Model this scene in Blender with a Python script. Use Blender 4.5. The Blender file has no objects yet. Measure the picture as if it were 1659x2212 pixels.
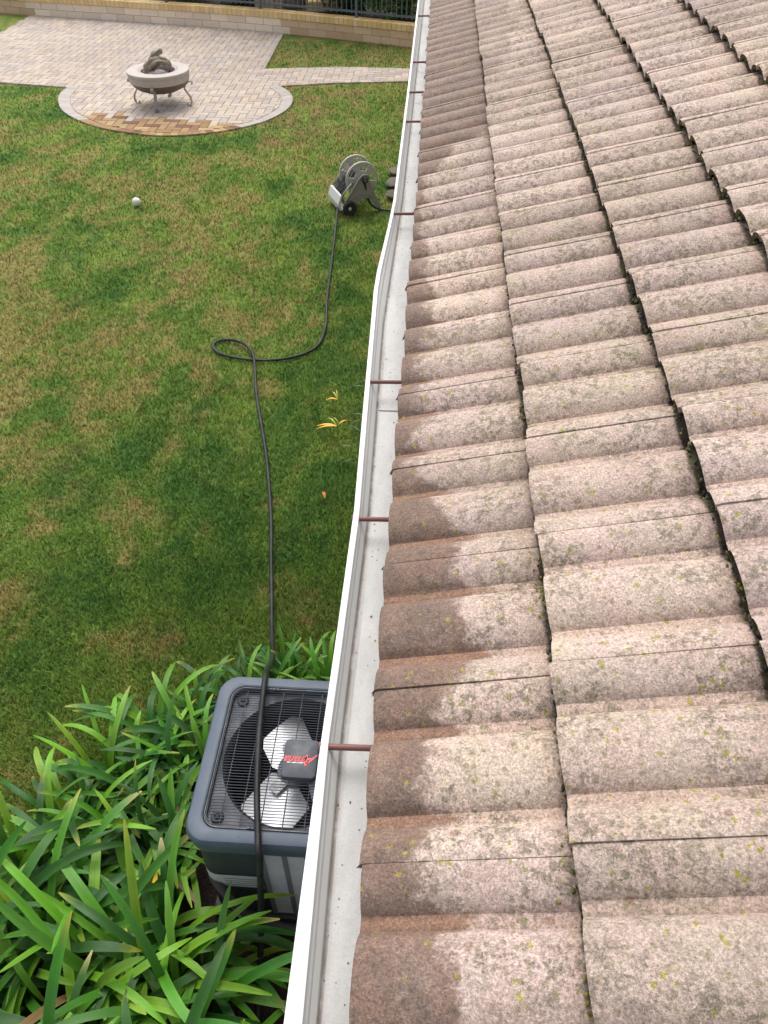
import bpy, bmesh, math, random
import numpy as np
from mathutils import Vector, Matrix, noise as mnoise

R = math.radians
random.seed(7)
rng = np.random.default_rng(7)
S = bpy.context.scene
C = S.collection

# ------------------------------------------------------------------ camera, sky, sun, exposure
cam_d = bpy.data.cameras.new('camera'); cam = bpy.data.objects.new('camera', cam_d); C.objects.link(cam)
cam.location = (0, 0, 3.75)
cam.rotation_euler = (R(90 - 43.594), 0, R(3.466))
cam_d.sensor_fit = 'VERTICAL'; cam_d.sensor_height = 24; cam_d.lens = 24 * 1661 / 2212
cam_d.clip_start = 0.02; cam_d.clip_end = 500
S.camera = cam

W = bpy.data.worlds.new('World'); S.world = W; W.use_nodes = True
wn = W.node_tree.nodes; wl = W.node_tree.links
bg = wn['Background']; bg.inputs['Strength'].default_value = 0.15
sky = wn.new('ShaderNodeTexSky'); sky.sky_type = 'NISHITA'; sky.sun_disc = False
sky.sun_elevation = R(60); sky.sun_rotation = R(-8); sky.air_density = 1.0; sky.dust_density = 4.0; sky.ozone_density = 1.0
hs = wn.new('ShaderNodeHueSaturation'); hs.inputs['Saturation'].default_value = 0.35
wl.new(sky.outputs[0], hs.inputs['Color']); wl.new(hs.outputs[0], bg.inputs['Color'])

sun_d = bpy.data.lights.new('sun', 'SUN'); sun = bpy.data.objects.new('sun', sun_d); C.objects.link(sun)
sun_d.energy = 0.7; sun_d.angle = R(45); sun_d.color = (1.0, 0.95, 0.88)
az = R(-8); el = R(60)
to_sun = Vector((math.sin(az) * math.cos(el), math.cos(az) * math.cos(el), math.sin(el)))
sun.rotation_euler = to_sun.to_track_quat('Z', 'Y').to_euler()

S.view_settings.view_transform = 'Standard'; S.view_settings.look = 'None'
S.view_settings.exposure = 0.88; S.view_settings.gamma = 1
S.render.engine = 'CYCLES'
S.cycles.max_bounces = 6; S.cycles.use_denoising = True

# ------------------------------------------------------------------ object helpers
def tag(o, label=None, cat=None, group=None, kind=None):
    if label: o['label'] = label
    if cat: o['category'] = cat
    if group: o['group'] = group
    if kind: o['kind'] = kind
    return o

def empty(name, loc=(0, 0, 0), rz=0.0):
    o = bpy.data.objects.new(name, None); C.objects.link(o)
    o.location = loc; o.rotation_euler = (0, 0, rz); o.empty_display_size = 0.1
    return o

class MB:
    def __init__(s):
        s.v = []; s.f = []; s.c = []      # verts, faces, per-vertex colour
    def add(s, vs, fs, col=None):
        b = len(s.v); s.v += [tuple(p) for p in vs]; s.f += [tuple(i + b for i in f) for f in fs]
        s.c += [col if col else (1, 1, 1)] * len(vs)
    def box(s, c, d, rot=None, col=None, taper=1.0):
        x, y, z = d[0] / 2, d[1] / 2, d[2] / 2; vs = []
        for dz in (-z, z):
            k = taper if dz > 0 else 1
            for dx, dy in ((-x, -y), (x, -y), (x, y), (-x, y)):
                p = Vector((dx * k, dy * k, dz))
                if rot: p = rot @ p
                vs.append((p.x + c[0], p.y + c[1], p.z + c[2]))
        s.add(vs, [(3, 2, 1, 0), (4, 5, 6, 7), (0, 1, 5, 4), (1, 2, 6, 5), (2, 3, 7, 6), (3, 0, 4, 7)], col)
    def tube(s, pts, r, n=8, col=None, cap=True):
        pts = [Vector(p) for p in pts]; m = len(pts)
        rs = r if hasattr(r, '__len__') else [r] * m
        up = Vector((0, 0, 1)); vs = []; prev = None
        for i, p in enumerate(pts):
            t = (pts[min(i + 1, m - 1)] - pts[max(i - 1, 0)]).normalized()
            if prev is None:
                a = t.cross(up)
                if a.length < 1e-3: a = t.cross(Vector((1, 0, 0)))
                a.normalize()
            else:
                a = (prev - t * prev.dot(t)).normalized()
            prev = a; b = t.cross(a)
            for k in range(n):
                w = 2 * math.pi * k / n
                vs.append(p + (a * math.cos(w) + b * math.sin(w)) * rs[i])
        fs = [(i * n + k, i * n + (k + 1) % n, (i + 1) * n + (k + 1) % n, (i + 1) * n + k) for i in range(m - 1) for k in range(n)]
        if cap: fs += [tuple(range(n))[::-1], tuple(range((m - 1) * n, m * n))]
        s.add(vs, fs, col)
    def strap(s, pts, side, w, th, col=None):
        # flat bar following pts; side = unit vector across the bar
        pts = [Vector(p) for p in pts]; side = Vector(side); m = len(pts); vs = []
        for i, p in enumerate(pts):
            t = (pts[min(i + 1, m - 1)] - pts[max(i - 1, 0)]).normalized(); nn = t.cross(side).normalized()
            for a, b in ((-1, -1), (1, -1), (1, 1), (-1, 1)):
                vs.append(p + side * (a * w / 2) + nn * (b * th / 2))
        fs = [(i * 4 + k, i * 4 + (k + 1) % 4, (i + 1) * 4 + (k + 1) % 4, (i + 1) * 4 + k) for i in range(m - 1) for k in range(4)]
        fs += [(3, 2, 1, 0), tuple(range((m - 1) * 4, m * 4))]
        s.add(vs, fs, col)
    def lathe(s, prof, n=40, c=(0, 0, 0), axis='Z', a0=0, a1=2 * math.pi, col=None):
        full = abs(a1 - a0 - 2 * math.pi) < 1e-6; k_n = n if full else n + 1; vs = []; m = len(prof)
        for k in range(k_n):
            w = a0 + (a1 - a0) * k / n
            for r, z in prof:
                x, y = r * math.cos(w), r * math.sin(w)
                p = (x, y, z) if axis == 'Z' else (z, x, y)
                vs.append((p[0] + c[0], p[1] + c[1], p[2] + c[2]))
        fs = []
        for k in range(n):
            k2 = (k + 1) % k_n
            for i in range(m - 1): fs.append((k * m + i, k2 * m + i, k2 * m + i + 1, k * m + i + 1))
        if not full:
            fs += [tuple(range(m)), tuple(range(n * m, n * m + m))[::-1]]
        s.add(vs, fs, col)
    def prism(s, poly, z0, z1, axis='Z', col=None):
        n = len(poly)
        def P(a, b, z): return (a, b, z) if axis == 'Z' else (z, a, b)
        vs = [P(a, b, z0) for a, b in poly] + [P(a, b, z1) for a, b in poly]
        fs = [tuple(range(n))[::-1], tuple(range(n, 2 * n))] + [(i, (i + 1) % n, n + (i + 1) % n, n + i) for i in range(n)]
        s.add(vs, fs, col)
    def build(s, name, mat, parent=None, smooth=False, bevel=0, colattr=False, auto=None):
        me = bpy.data.meshes.new(name); me.from_pydata(s.v, [], s.f)
        bm = bmesh.new(); bm.from_mesh(me); bmesh.ops.recalc_face_normals(bm, faces=bm.faces); bm.to_mesh(me); bm.free()
        if colattr:
            at = me.attributes.new('Col', 'FLOAT_COLOR', 'POINT')
            a = np.ones((len(s.v), 4), np.float32); a[:, :3] = np.array(s.c, np.float32); at.data.foreach_set('color', a.ravel())
        for m_ in (mat if isinstance(mat, list) else [mat]): me.materials.append(m_)
        o = bpy.data.objects.new(name, me); C.objects.link(o)
        if parent: o.parent = parent
        if smooth: me.shade_smooth()
        if auto is not None:
            me.shade_smooth(); me.set_sharp_from_angle(angle=R(auto))
        if bevel:
            b = o.modifiers.new('bevel', 'BEVEL'); b.width = bevel; b.segments = 2; b.limit_method = 'ANGLE'; b.angle_limit = R(35)
            b.harden_normals = False
        return o

def np_mesh(name, verts, faces, mat, parent=None, smooth=False, cols=None, attrs=None, matidx=None):
    # verts (n,3); faces (m,k) all with the same corner count
    me = bpy.data.meshes.new(name); verts = np.asarray(verts, np.float32); faces = np.asarray(faces, np.int32)
    m, k = faces.shape
    me.vertices.add(len(verts)); me.vertices.foreach_set('co', verts.ravel())
    me.loops.add(m * k); me.loops.foreach_set('vertex_index', faces.ravel())
    me.polygons.add(m); me.polygons.foreach_set('loop_start', np.arange(0, m * k, k, dtype=np.int32))
    me.polygons.foreach_set('loop_total', np.full(m, k, np.int32))
    if matidx is not None: me.polygons.foreach_set('material_index', np.asarray(matidx, np.int32))
    me.polygons.foreach_set('use_smooth', np.full(m, smooth, bool))
    if cols is not None:
        at = me.attributes.new('Col', 'FLOAT_COLOR', 'POINT')
        a = np.ones((len(verts), 4), np.float32); a[:, :3] = cols; at.data.foreach_set('color', a.ravel())
    for kx, val in (attrs or {}).items():
        at = me.attributes.new(kx, 'FLOAT', 'POINT'); at.data.foreach_set('value', np.asarray(val, np.float32))
    me.update(); me.validate()
    for m_ in (mat if isinstance(mat, list) else [mat]): me.materials.append(m_)
    o = bpy.data.objects.new(name, me); C.objects.link(o)
    if parent: o.parent = parent
    return o

def catmull(pts, n=6):
    P = [Vector(p) for p in pts]; out = []
    for i in range(len(P) - 1):
        p0 = P[max(i - 1, 0)]; p1 = P[i]; p2 = P[i + 1]; p3 = P[min(i + 2, len(P) - 1)]
        for k in range(n):
            t = k / n
            out.append(0.5 * ((2 * p1) + (p2 - p0) * t + (2 * p0 - 5 * p1 + 4 * p2 - p3) * t * t + (3 * p1 - p0 - 3 * p2 + p3) * t ** 3))
    out.append(P[-1]); return out

# value noise on numpy arrays
_tab = rng.random((256, 256))
def vnoise(x, y):
    xi = np.floor(x).astype(int); yi = np.floor(y).astype(int); fx = x - xi; fy = y - yi
    fx = fx * fx * (3 - 2 * fx); fy = fy * fy * (3 - 2 * fy)
    g = lambda a, b: _tab[a % 256, b % 256]
    return (g(xi, yi) * (1 - fx) + g(xi + 1, yi) * fx) * (1 - fy) + (g(xi, yi + 1) * (1 - fx) + g(xi + 1, yi + 1) * fx) * fy
def fbm(x, y, o=4):
    s = 0; a = 0.5; t = 0
    for i in range(o):
        s = s + a * vnoise(x * 2 ** i + 17.3 * i, y * 2 ** i + 5.1 * i); t += a; a *= 0.55
    return s / t

# ------------------------------------------------------------------ material helpers
class NT:
    def __init__(s, name):
        s.m = bpy.data.materials.new(name); s.m.use_nodes = True; s.t = s.m.node_tree
        s.b = s.t.nodes['Principled BSDF']; s.out = s.t.nodes['Material Output']
        s.co = s.t.nodes.new('ShaderNodeTexCoord').outputs['Object']
    def n(s, ty, **kw):
        nd = s.t.nodes.new(ty)
        for k, v in kw.items():
            if k.startswith('_'): setattr(nd, k[1:], v)
        return nd
    def put(s, sock, v):
        if isinstance(v, bpy.types.NodeSocket): s.t.links.new(v, sock)
        elif v is not None:
            if hasattr(v, '__len__') and len(v) == 3 and sock.type == 'RGBA': v = (*v, 1)
            sock.default_value = v
    def noise(s, scale, detail=4, rough=0.6, co=None, dist=0.0, color=False):
        nd = s.t.nodes.new('ShaderNodeTexNoise'); s.put(nd.inputs['Vector'], co or s.co)
        nd.inputs['Scale'].default_value = scale; nd.inputs['Detail'].default_value = detail
        nd.inputs['Roughness'].default_value = rough; nd.inputs['Distortion'].default_value = dist
        return nd.outputs['Color' if color else 'Fac']
    def vor(s, scale, co=None, rnd=1.0, color=False):
        nd = s.t.nodes.new('ShaderNodeTexVoronoi'); s.put(nd.inputs['Vector'], co or s.co)
        nd.inputs['Scale'].default_value = scale; nd.inputs['Randomness'].default_value = rnd
        return (nd.outputs['Distance'], nd.outputs['Color'])
    def map(s, scale=(1, 1, 1), rot=(0, 0, 0)):
        nd = s.t.nodes.new('ShaderNodeMapping'); s.put(nd.inputs['Vector'], s.co)
        nd.inputs['Scale'].default_value = scale; nd.inputs['Rotation'].default_value = rot
        return nd.outputs[0]
    def math(s, op, a, b=None, clamp=False):
        nd = s.t.nodes.new('ShaderNodeMath'); nd.operation = op; nd.use_clamp = clamp
        s.put(nd.inputs[0], a); s.put(nd.inputs[1], b); return nd.outputs[0]
    def ramp(s, v, a, b, lo=0.0, hi=1.0, smooth=True):
        nd = s.t.nodes.new('ShaderNodeMapRange'); nd.interpolation_type = 'SMOOTHSTEP' if smooth else 'LINEAR'
        s.put(nd.inputs['Value'], v)
        nd.inputs['From Min'].default_value = a; nd.inputs['From Max'].default_value = b
        nd.inputs['To Min'].default_value = lo; nd.inputs['To Max'].default_value = hi
        return nd.outputs['Result']
    def mix(s, f, a, b, mode='MIX'):
        nd = s.t.nodes.new('ShaderNodeMix'); nd.data_type = 'RGBA'; nd.blend_type = mode
        s.put(nd.inputs[0], f); s.put(nd.inputs[6], a); s.put(nd.inputs[7], b); return nd.outputs[2]
    def attr(s, name, color=True):
        nd = s.t.nodes.new('ShaderNodeAttribute'); nd.attribute_name = name; return nd.outputs['Color' if color else 'Fac']
    def bump(s, h, strength=0.5, dist=0.01):
        nd = s.t.nodes.new('ShaderNodeBump'); nd.inputs['Strength'].default_value = strength; nd.inputs['Distance'].default_value = dist
        s.put(nd.inputs['Height'], h); s.t.links.new(nd.outputs[0], s.b.inputs['Normal'])
    def fin(s, col, rough=0.8, metal=0.0, spec=None):
        s.put(s.b.inputs['Base Color'], col); s.put(s.b.inputs['Roughness'], rough); s.put(s.b.inputs['Metallic'], metal)
        if spec is not None: s.b.inputs['Specular IOR Level'].default_value = spec
        return s.m

def simple(name, col, rough=0.6, metal=0.0, var=0.25, sc=30, bump=0.0, spec=None):
    t = NT(name); n1 = t.noise(sc, 5, 0.6); n2 = t.noise(sc * 9, 3, 0.7)
    f = t.math('ADD', t.math('MULTIPLY', n1, 0.6), t.math('MULTIPLY', n2, 0.4))
    k = t.ramp(f, 0.3, 0.7, 1 - var, 1 + var, False)
    c = t.mix(1.0, col, k, 'MULTIPLY')
    if bump: t.bump(f, bump, 0.004)
    return t.fin(c, t.ramp(n1, 0.3, 0.7, max(rough - .1, 0.05), min(rough + .1, 1)), metal, spec)

def colmat(name, rough=0.8, grit=60, amt=0.25, bump=0.3, spec=0.3, transl=0.0):
    t = NT(name); n1 = t.noise(grit, 5, 0.7)
    c = t.mix(1.0, t.attr('Col'), t.ramp(n1, 0.25, 0.75, 1 - amt, 1 + amt, False), 'MULTIPLY')
    if bump: t.bump(n1, bump, 0.004)
    t.fin(c, rough, 0, spec)
    if transl:
        tr = t.t.nodes.new('ShaderNodeBsdfTranslucent'); t.put(tr.inputs[0], c)
        mx = t.t.nodes.new('ShaderNodeMixShader'); mx.inputs[0].default_value = transl
        t.t.links.new(t.b.outputs[0], mx.inputs[1]); t.t.links.new(tr.outputs[0], mx.inputs[2]); t.t.links.new(mx.outputs[0], t.out.inputs[0])
    return t.m
# ------------------------------------------------------------------ roof geometry constants
TH = R(19.32); CT, ST = math.cos(TH), math.sin(TH)
EX, EZ = -0.055, 2.488          # lower edge of the first course
EXPO, TW = 0.3336, 0.31       # exposed length of a course, cover width of a tile
Y0 = 0.478                    # one side joint of the first course

# ------------------------------------------------------------------ lawn, soil, patio
TAN= [(-6.07,11.48,0.30,1),(-5.67,11.71,0.30,1),(-4.75,10.17,0.30,1),(-4.21,9.95,0.30,1),(-3.89,9.73,0.30,1),(-3.18,9.03,0.30,1),(-3.1,8.12,0.30,1),(-3.85,7.89,0.30,1),(-2.96,10.62,0.30,1),(-2.66,10.73,0.30,1),(-2.35,10.84,0.30,1),(-1.84,10.69,0.30,1),(-2.5,9.36,0.30,1),(-2.37,7.64,0.30,1),(-2.1,6.79,0.30,1),(-2.81,7.67,0.30,1),(-3.0,7.44,0.30,1),(-1.78,6.36,0.30,1),(-2.56,5.93,0.30,1),(-3.85,6.68,0.30,1),(-4.16,7.16,0.30,1),(-3.79,6.02,0.30,1),(-2.61,5.09,0.30,1),(-2.52,5.23,0.30,1),(-2.93,5.13,0.30,1),(-3.4,5.04,0.30,1),(-1.61,5.32,0.30,1),(-1.15,6.71,0.30,1),(-1.82,7.84,0.30,1),(-5.18,9.65,0.30,1),(-4.78,8.27,0.30,1),(-3.53,6.47,0.30,1),(-2.51,7.0,0.30,1),(-3.17,4.54,0.2,1),(-2.96,4.28,0.2,1),(-2.68,5.17,0.2,1),(-2.45,5.12,0.2,1),(-1.85,4.91,0.2,1),(-1.65,4.92,0.2,1),(-2.04,4.58,0.2,1),(-2.49,4.33,0.2,1),(-2.01,3.9,0.2,1),(-1.94,4.11,0.2,1),(-2.12,3.62,0.2,1),(-2.08,3.37,0.2,1),(-1.86,3.64,0.2,1),(-1.48,3.71,0.2,1),(-2.56,2.97,0.2,1),(-2.31,2.9,0.2,1),(-2.36,2.73,0.2,1),(-0.79,3.21,0.2,1),(-2.21,2.18,0.2,1),(-1.72,2.54,0.2,1),(-2.06,3.54,0.2,1),(-2.68,3.91,0.2,1)]
BRN= [(-1.98,11.63,0.36,1),(-1.57,11.96,0.36,1),(-2.16,12.36,0.36,1),(-2.45,13.53,0.36,1),(-1.51,13.85,0.36,1),(-2.03,13.31,0.36,1),(-2.12,11.42,0.36,1),(-1.78,12.84,0.36,1),(-2.72,4.34,0.2,1),(-0.75,3.08,0.2,1),(-0.56,3.13,0.2,1),(-1.5,2.74,0.2,1),(-0.62,2.91,0.2,1),(-2.55,2.95,0.2,1)]
GRN= [(-3.97,8.38,0.28,1),(-3.15,7.02,0.28,1),(-2.04,9.92,0.28,1),(-1.46,8.99,0.28,1),(-5.81,10.63,0.28,1),(-4.76,9.68,0.28,1),(-4.67,8.53,0.28,1),(-3.68,7.79,0.28,1),(-3.13,5.12,0.28,1),(-1.71,5.04,0.28,1),(-2.14,5.18,0.28,1),(-1.25,8.48,0.28,1),(-1.0,7.89,0.28,1),(-0.84,7.11,0.28,1),(-0.71,6.42,0.28,1),(-0.72,5.81,0.28,1),(-0.56,5.28,0.28,1),(-0.74,5.1,0.28,1),(-1.0,5.6,0.28,1),(-6.28,12.8,0.28,1),(-6.97,13.65,0.28,1),(-5.86,12.59,0.28,1),(-5.32,11.74,0.28,1),(-4.8,11.46,0.28,1),(-4.4,11.28,0.28,1),(-3.97,11.21,0.28,1),(-3.57,11.24,0.28,1),(-3.13,11.36,0.28,1),(-2.76,11.58,0.28,1),(-0.67,9.93,0.28,1),(-0.69,8.51,0.28,1),(-3.15,5.15,0.24,1),(-2.23,4.51,0.24,1),(-1.71,5.04,0.24,1),(-2.55,4.17,0.24,1),(-3.06,4.04,0.24,1),(-1.65,4.1,0.24,1),(-2.14,3.23,0.24,1),(-2.11,3.0,0.24,1),(-2.21,2.9,0.24,1),(-2.29,2.56,0.24,1),(-2.28,2.4,0.24,1),(-1.71,3.41,0.24,1),(-1.33,3.76,0.24,1),(-1.05,4.53,0.24,1),(-1.09,5.11,0.24,1),(-2.19,2.48,0.24,1),(-1.49,4.5,0.24,1),(-0.81,4.03,0.24,1),(-0.67,4.28,0.24,1),(-0.67,3.58,0.24,1),(-1.37,3.23,0.24,1),(-1.17,3.35,0.24,1),(-0.9,3.57,0.24,1),(-0.68,5.13,0.24,1)]
TAN += [(-1.4, 16.3, .9, 1), (-2.3, 16.4, .7, 1), (-.9, 15.9, .7, 1), (-5.6, 9.9, .6, .8), (-5.0, 8.6, .6, .9), (-4.4, 7.6, .5, .9), (-4.2, 6.6, .5, .9), (-3.6, 5.6, .4, .9), (-3.2, 9.6, .6, .8), (-2.7, 8.6, .5, .8), (-2.3, 7.3, .5, .9), (-1.5, 7.0, .35, .8)]
BRNX = [(-5.3,10.9,.3,1)]
CIRC = [(-6.18, 13.93), (-6.17, 13.55), (-6.04, 13.15), (-5.82, 12.72), (-5.48, 12.33), (-5.05, 11.99), (-4.55, 11.76), (-4.05, 11.64), (-3.6, 11.68), (-3.2, 11.83), (-2.85, 12.06), (-2.56, 12.37), (-2.37, 12.75), (-2.28, 13.15), (-2.3, 13.55), (-2.42, 13.92), (-2.62, 14.22)]
MAIN = [(-8.9, 14.38), (-6.18, 13.93), (-3.06, 14.184), (-3.06, 15.26), (-3.13, 18.0), (-8.93, 19.5)]
PATHS = [[(-3.06, 14.184), (-2.62, 14.22), (-3.06, 15.26)], [(-2.62, 14.22), (-1.74, 14.45), (-1.7, 15.47), (-3.06, 15.26)], [(-1.74, 14.45), (-0.56, 14.62), (-0.43, 15.43), (-1.7, 15.47)], [(-0.56, 14.62), (1.8, 14.8), (1.8, 15.6), (-0.43, 15.43)]]
BED = [(-2.05, -1.5), (-1.95, 0.6), (-1.85, 1.25), (-1.6, 1.85), (-1.3, 2.2), (-0.95, 2.42), (-0.4, 2.5), (0.5, 2.5), (0.5, -1.5)]

def inpoly(px, py, poly):
    ins = np.zeros(np.shape(px), bool); j = len(poly) - 1
    for i in range(len(poly)):
        xi, yi = poly[i]; xj, yj = poly[j]
        if yi != yj:
            c = ((yi > py) != (yj > py)) & (px < (xj - xi) * (py - yi) / (yj - yi) + xi); ins ^= c
        j = i
    return ins

def gsum(L, x, y):
    s = np.zeros_like(x)
    for a, b, r, k in L:
        dx = x - a; dy = (y - b) / 1.25
        s = np.maximum(s, k * np.exp(-(dx * dx + dy * dy) / (r * r)))
    return s

def lawn_col(x, y):
    """base colour of the turf itself: healthy, thin, dry and bare areas"""
    wx = x + 0.35 * (fbm(x * 2.3, y * 2.3) - 0.5); wy = y + 0.5 * (fbm(x * 2.3 + 40, y * 2.3) - 0.5)
    f1 = fbm(wx * 1.3 + 3, wy * 0.9); f2 = fbm(wx * 4.5 + 9, wy * 3.0 + 2, 5); f3 = fbm(x * 14, y * 11 + 7, 3); f4 = fbm(wx * 9 + 31, wy * 6.5 + 11, 4); fs = fbm(x * 5.0 + 70, y * 0.8, 2)
    far = np.clip((-x - 1.0) / 2.5, 0, 1)
    tan = gsum(TAN, wx, wy) * 0.50 + (f1 - 0.5) * 0.6 + (f2 - 0.5) * 1.7 + (f4 - 0.5) * 2.3 + (fs - 0.5) * 0.5 + 0.10 * far - 0.9 * gsum(GRN, wx, wy) * (0.5 + f2) + 0.12 * np.clip((y - 4) / 6, -1, 1) - 0.22 * np.clip((4.6 - y) / 1.5, 0, 1)
    tan = np.clip(tan * 1.25 + 0.02 + (f3 - 0.5) * 1.5, 0, 1)
    brn = np.clip(gsum(BRN, wx, wy) * 1.3 + (f2 - 0.6) * 2.0, 0, 1) * (f3 * 1.4)
    grn = np.clip(gsum(GRN, wx, wy) * 0.9 + (0.42 - f1) * 0.8 + (0.5 - f4) * 1.2 + (f3 - .5) * .8, 0, 1)
    near = np.clip((6.5 - y) / 5, 0, 1)
    mid = np.array([0.125, 0.195, 0.038]); deep = np.array([0.048, 0.120, 0.026]); straw = np.array([0.30, 0.235, 0.095]); bare = np.array([0.23, 0.145, 0.075])
    c = mid[None] * np.ones((x.size, 3))
    def L(c, k, t): return c * (1 - k[:, None]) + t[None] * k[:, None]
    c = L(c, grn.ravel() * 0.85, deep); c = L(c, tan.ravel() * 0.70, straw); c = L(c, np.clip(brn * np.clip((y - 2) / 4, .35, 1), 0, 1).ravel() * 0.6, bare)
    lime = np.clip((fbm(wx * 3.1 + 55, wy * 2.2 + 3, 4) - .52) * 6 * (0.3 + 0.7 * np.clip((y - 4) / 4, 0, 1)), 0, 1) * (1 - tan)
    c = L(c, lime.ravel() * .55, np.array([0.225, 0.285, 0.060]))
    c = c * (1.06 + 0.12 * near.ravel()[:, None])
    return c.astype(np.float32)

def grid(x0, x1, y0, y1, d):
    nx = int((x1 - x0) / d) + 1; ny = int((y1 - y0) / d) + 1
    X, Y = np.meshgrid(np.linspace(x0, x1, nx), np.linspace(y0, y1, ny)); I = np.arange(nx * ny).reshape(ny, nx)
    F = np.stack([I[:-1, :-1], I[:-1, 1:], I[1:, 1:], I[1:, :-1]], -1).reshape(-1, 4)
    return X.ravel(), Y.ravel(), F

mg = NT('ground_earth'); mg.fin(mg.mix(mg.noise(1.3, 6), (0.11, 0.10, 0.04), (0.17, 0.13, 0.07)), 0.95)
g = MB(); g.add([(-150, -150, -0.03), (150, -150, -0.03), (150, 150, -0.03), (-150, 150, -0.03)], [(0, 1, 2, 3)])
tag(g.build('ground', mg.m), kind='structure')

ml = NT('lawn_turf')
n1 = ml.noise(90, 4, 0.8); n2 = ml.noise(22, 4, 0.7)
c = ml.mix(1, ml.attr('Col'), ml.ramp(n1, 0.3, 0.7, 0.55, 1.25, False), 'MULTIPLY')
c = ml.mix(1, c, ml.ramp(n2, 0.3, 0.7, 0.85, 1.15, False), 'MULTIPLY')
ml.bump(n1, 0.8, 0.015); ml.fin(c, 0.95, 0, 0.1)
X, Y, F = grid(-16, 4, -2, 24, 0.06)
Z = 0.012 * (fbm(X * 0.8, Y * 0.8) - 0.5)
out = inpoly(X, Y, MAIN) | inpoly(X, Y, CIRC)
for p in PATHS: out |= inpoly(X, Y, p)
Z = Z - 0.006 - 0.02 * out
tag(np_mesh('lawn', np.stack([X, Y, Z], 1), F, ml.m, smooth=True, cols=lawn_col(X, Y)), kind='structure')

# mulch in the planting bed
ms = NT('bed_soil')
v, vc = ms.vor(70); n1 = ms.noise(160, 4, 0.8)
c = ms.mix(ms.noise(30, 5), (0.018, 0.012, 0.009), (0.075, 0.04, 0.026)); c = ms.mix(ms.ramp(v, 0.1, 0.5, 0.5, 0), c, (0.10, 0.055, 0.035))
ms.bump(ms.math('ADD', v, n1), 1.0, 0.03); ms.fin(c, 0.95)
X, Y, F = grid(-2.4, 0.5, -1.5, 2.6, 0.025)
keep = inpoly(X[F].mean(1), Y[F].mean(1), BED); F = F[keep]
Z = 0.016 + 0.02 * fbm(X * 12, Y * 12) + 0.015 * fbm(X * 40, Y * 40)
tag(np_mesh('soil', np.stack([X, Y, Z], 1), F, ms.m, smooth=True), kind='structure')

# ---- pavers: every paver is a raised chamfered stone, clipped to the patio's outline
def clip(poly, conv):
    n = len(conv)
    for i in range(n):
        ax, ay = conv[i]; bx, by = conv[(i + 1) % n]; nx, ny = -(by - ay), bx - ax; res = []
        m = len(poly)
        for j in range(m):
            p = poly[j]; q = poly[(j + 1) % m]
            dp = (p[0] - ax) * nx + (p[1] - ay) * ny; dq = (q[0] - ax) * nx + (q[1] - ay) * ny
            if dp >= 0: res.append(p)
            if (dp >= 0) != (dq >= 0):
                t = dp / (dp - dq); res.append((p[0] + (q[0] - p[0]) * t, p[1] + (q[1] - p[1]) * t))
        poly = res
        if len(poly) < 3: return []
    return poly

def inset_center(poly, k):
    cx = sum(p[0] for p in poly) / len(poly); cy = sum(p[1] for p in poly) / len(poly)
    return [(cx + (p[0] - cx) * k, cy + (p[1] - cy) * k) for p in poly]
CIN = inset_center(CIRC, 0.895); CIN[0] = (-6.18 + .2, 13.955); CIN[-1] = (-2.62 - .2, 14.2)

DRY = [(0.54, 0.455, 0.375), (0.55, 0.465, 0.39), (0.51, 0.43, 0.36), (0.45, 0.375, 0.325), (0.57, 0.475, 0.38), (0.53, 0.425, 0.33), (0.46, 0.40, 0.365)]
WET = [(0.34, 0.22, 0.11), (0.40, 0.28, 0.14), (0.31, 0.21, 0.11), (0.17, 0.085, 0.05), (0.23, 0.12, 0.07), (0.30, 0.18, 0.09)]
pv = MB()
def paver(poly, col):
    if len(poly) < 3: return
    cx = sum(p[0] for p in poly) / len(poly); cy = sum(p[1] for p in poly) / len(poly)
    sz = max(max(abs(p[0] - cx) for p in poly), max(abs(p[1] - cy) for p in poly))
    if sz < 0.012: return
    k = max(0.5, 1 - 0.006 / sz); n = len(poly); dz = random.uniform(-0.0015, 0.0015)
    vs = [(x, y, 0.002) for x, y in poly] + [(x, y, 0.011 + dz) for x, y in poly] + [(cx + (x - cx) * k, cy + (y - cy) * k, 0.015 + dz) for x, y in poly]
    fs = [tuple(range(2 * n, 3 * n))]
    for i in range(n):
        j = (i + 1) % n; fs += [(i, j, n + j, n + i), (n + i, n + j, 2 * n + j, 2 * n + i)]
    pv.add(vs, fs, col)
def wetness(x, y):
    yl = 12.62 + (x + 5.4) * -0.165
    return y < yl - 0.02 + random.uniform(-.12, .10) and (-5.3 < x < -2.7)
def pcol(x, y, ring=False):
    if wetness(x, y): b = random.choice(WET)
    else:
        b = random.choice(DRY)
        if ring: b = (0.50, 0.45, 0.41)
        b = tuple(a * (0.78 + 0.12 * vnoise(np.array(x * .8), np.array(y * .8))) for a in b)
    k = random.uniform(0.93, 1.06); return tuple(float(a) * k for a in b)
L_, W_ = 0.24, 0.12
cell = []
gap = 0.004
for i in range(-75, 25):
    for j in range(60, 175):
        x, y = i * W_, j * W_
        m = (i - j) % 4
        if m == 0: r = (x, y, x + L_, y + W_)         # a stone lying across
        elif m == 3: r = (x, y, x + W_, y + L_)       # a stone lying along
        else: continue
        cell.append(r)
regions = [MAIN, CIN] + PATHS
for r in cell:
    x0, y0, x1, y1 = r; q = [(x0 + gap, y0 + gap), (x1 - gap, y0 + gap), (x1 - gap, y1 - gap), (x0 + gap, y1 - gap)]
    cx, cy = (x0 + x1) / 2, (y0 + y1) / 2; col = None
    if not (-9.2 < cx < 2.1 and 11.4 < cy < 19.7): continue
    col = pcol(cx, cy)
    for rg in regions:
        pc = clip(q, rg)
        if pc: paver(pc, col)
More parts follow.
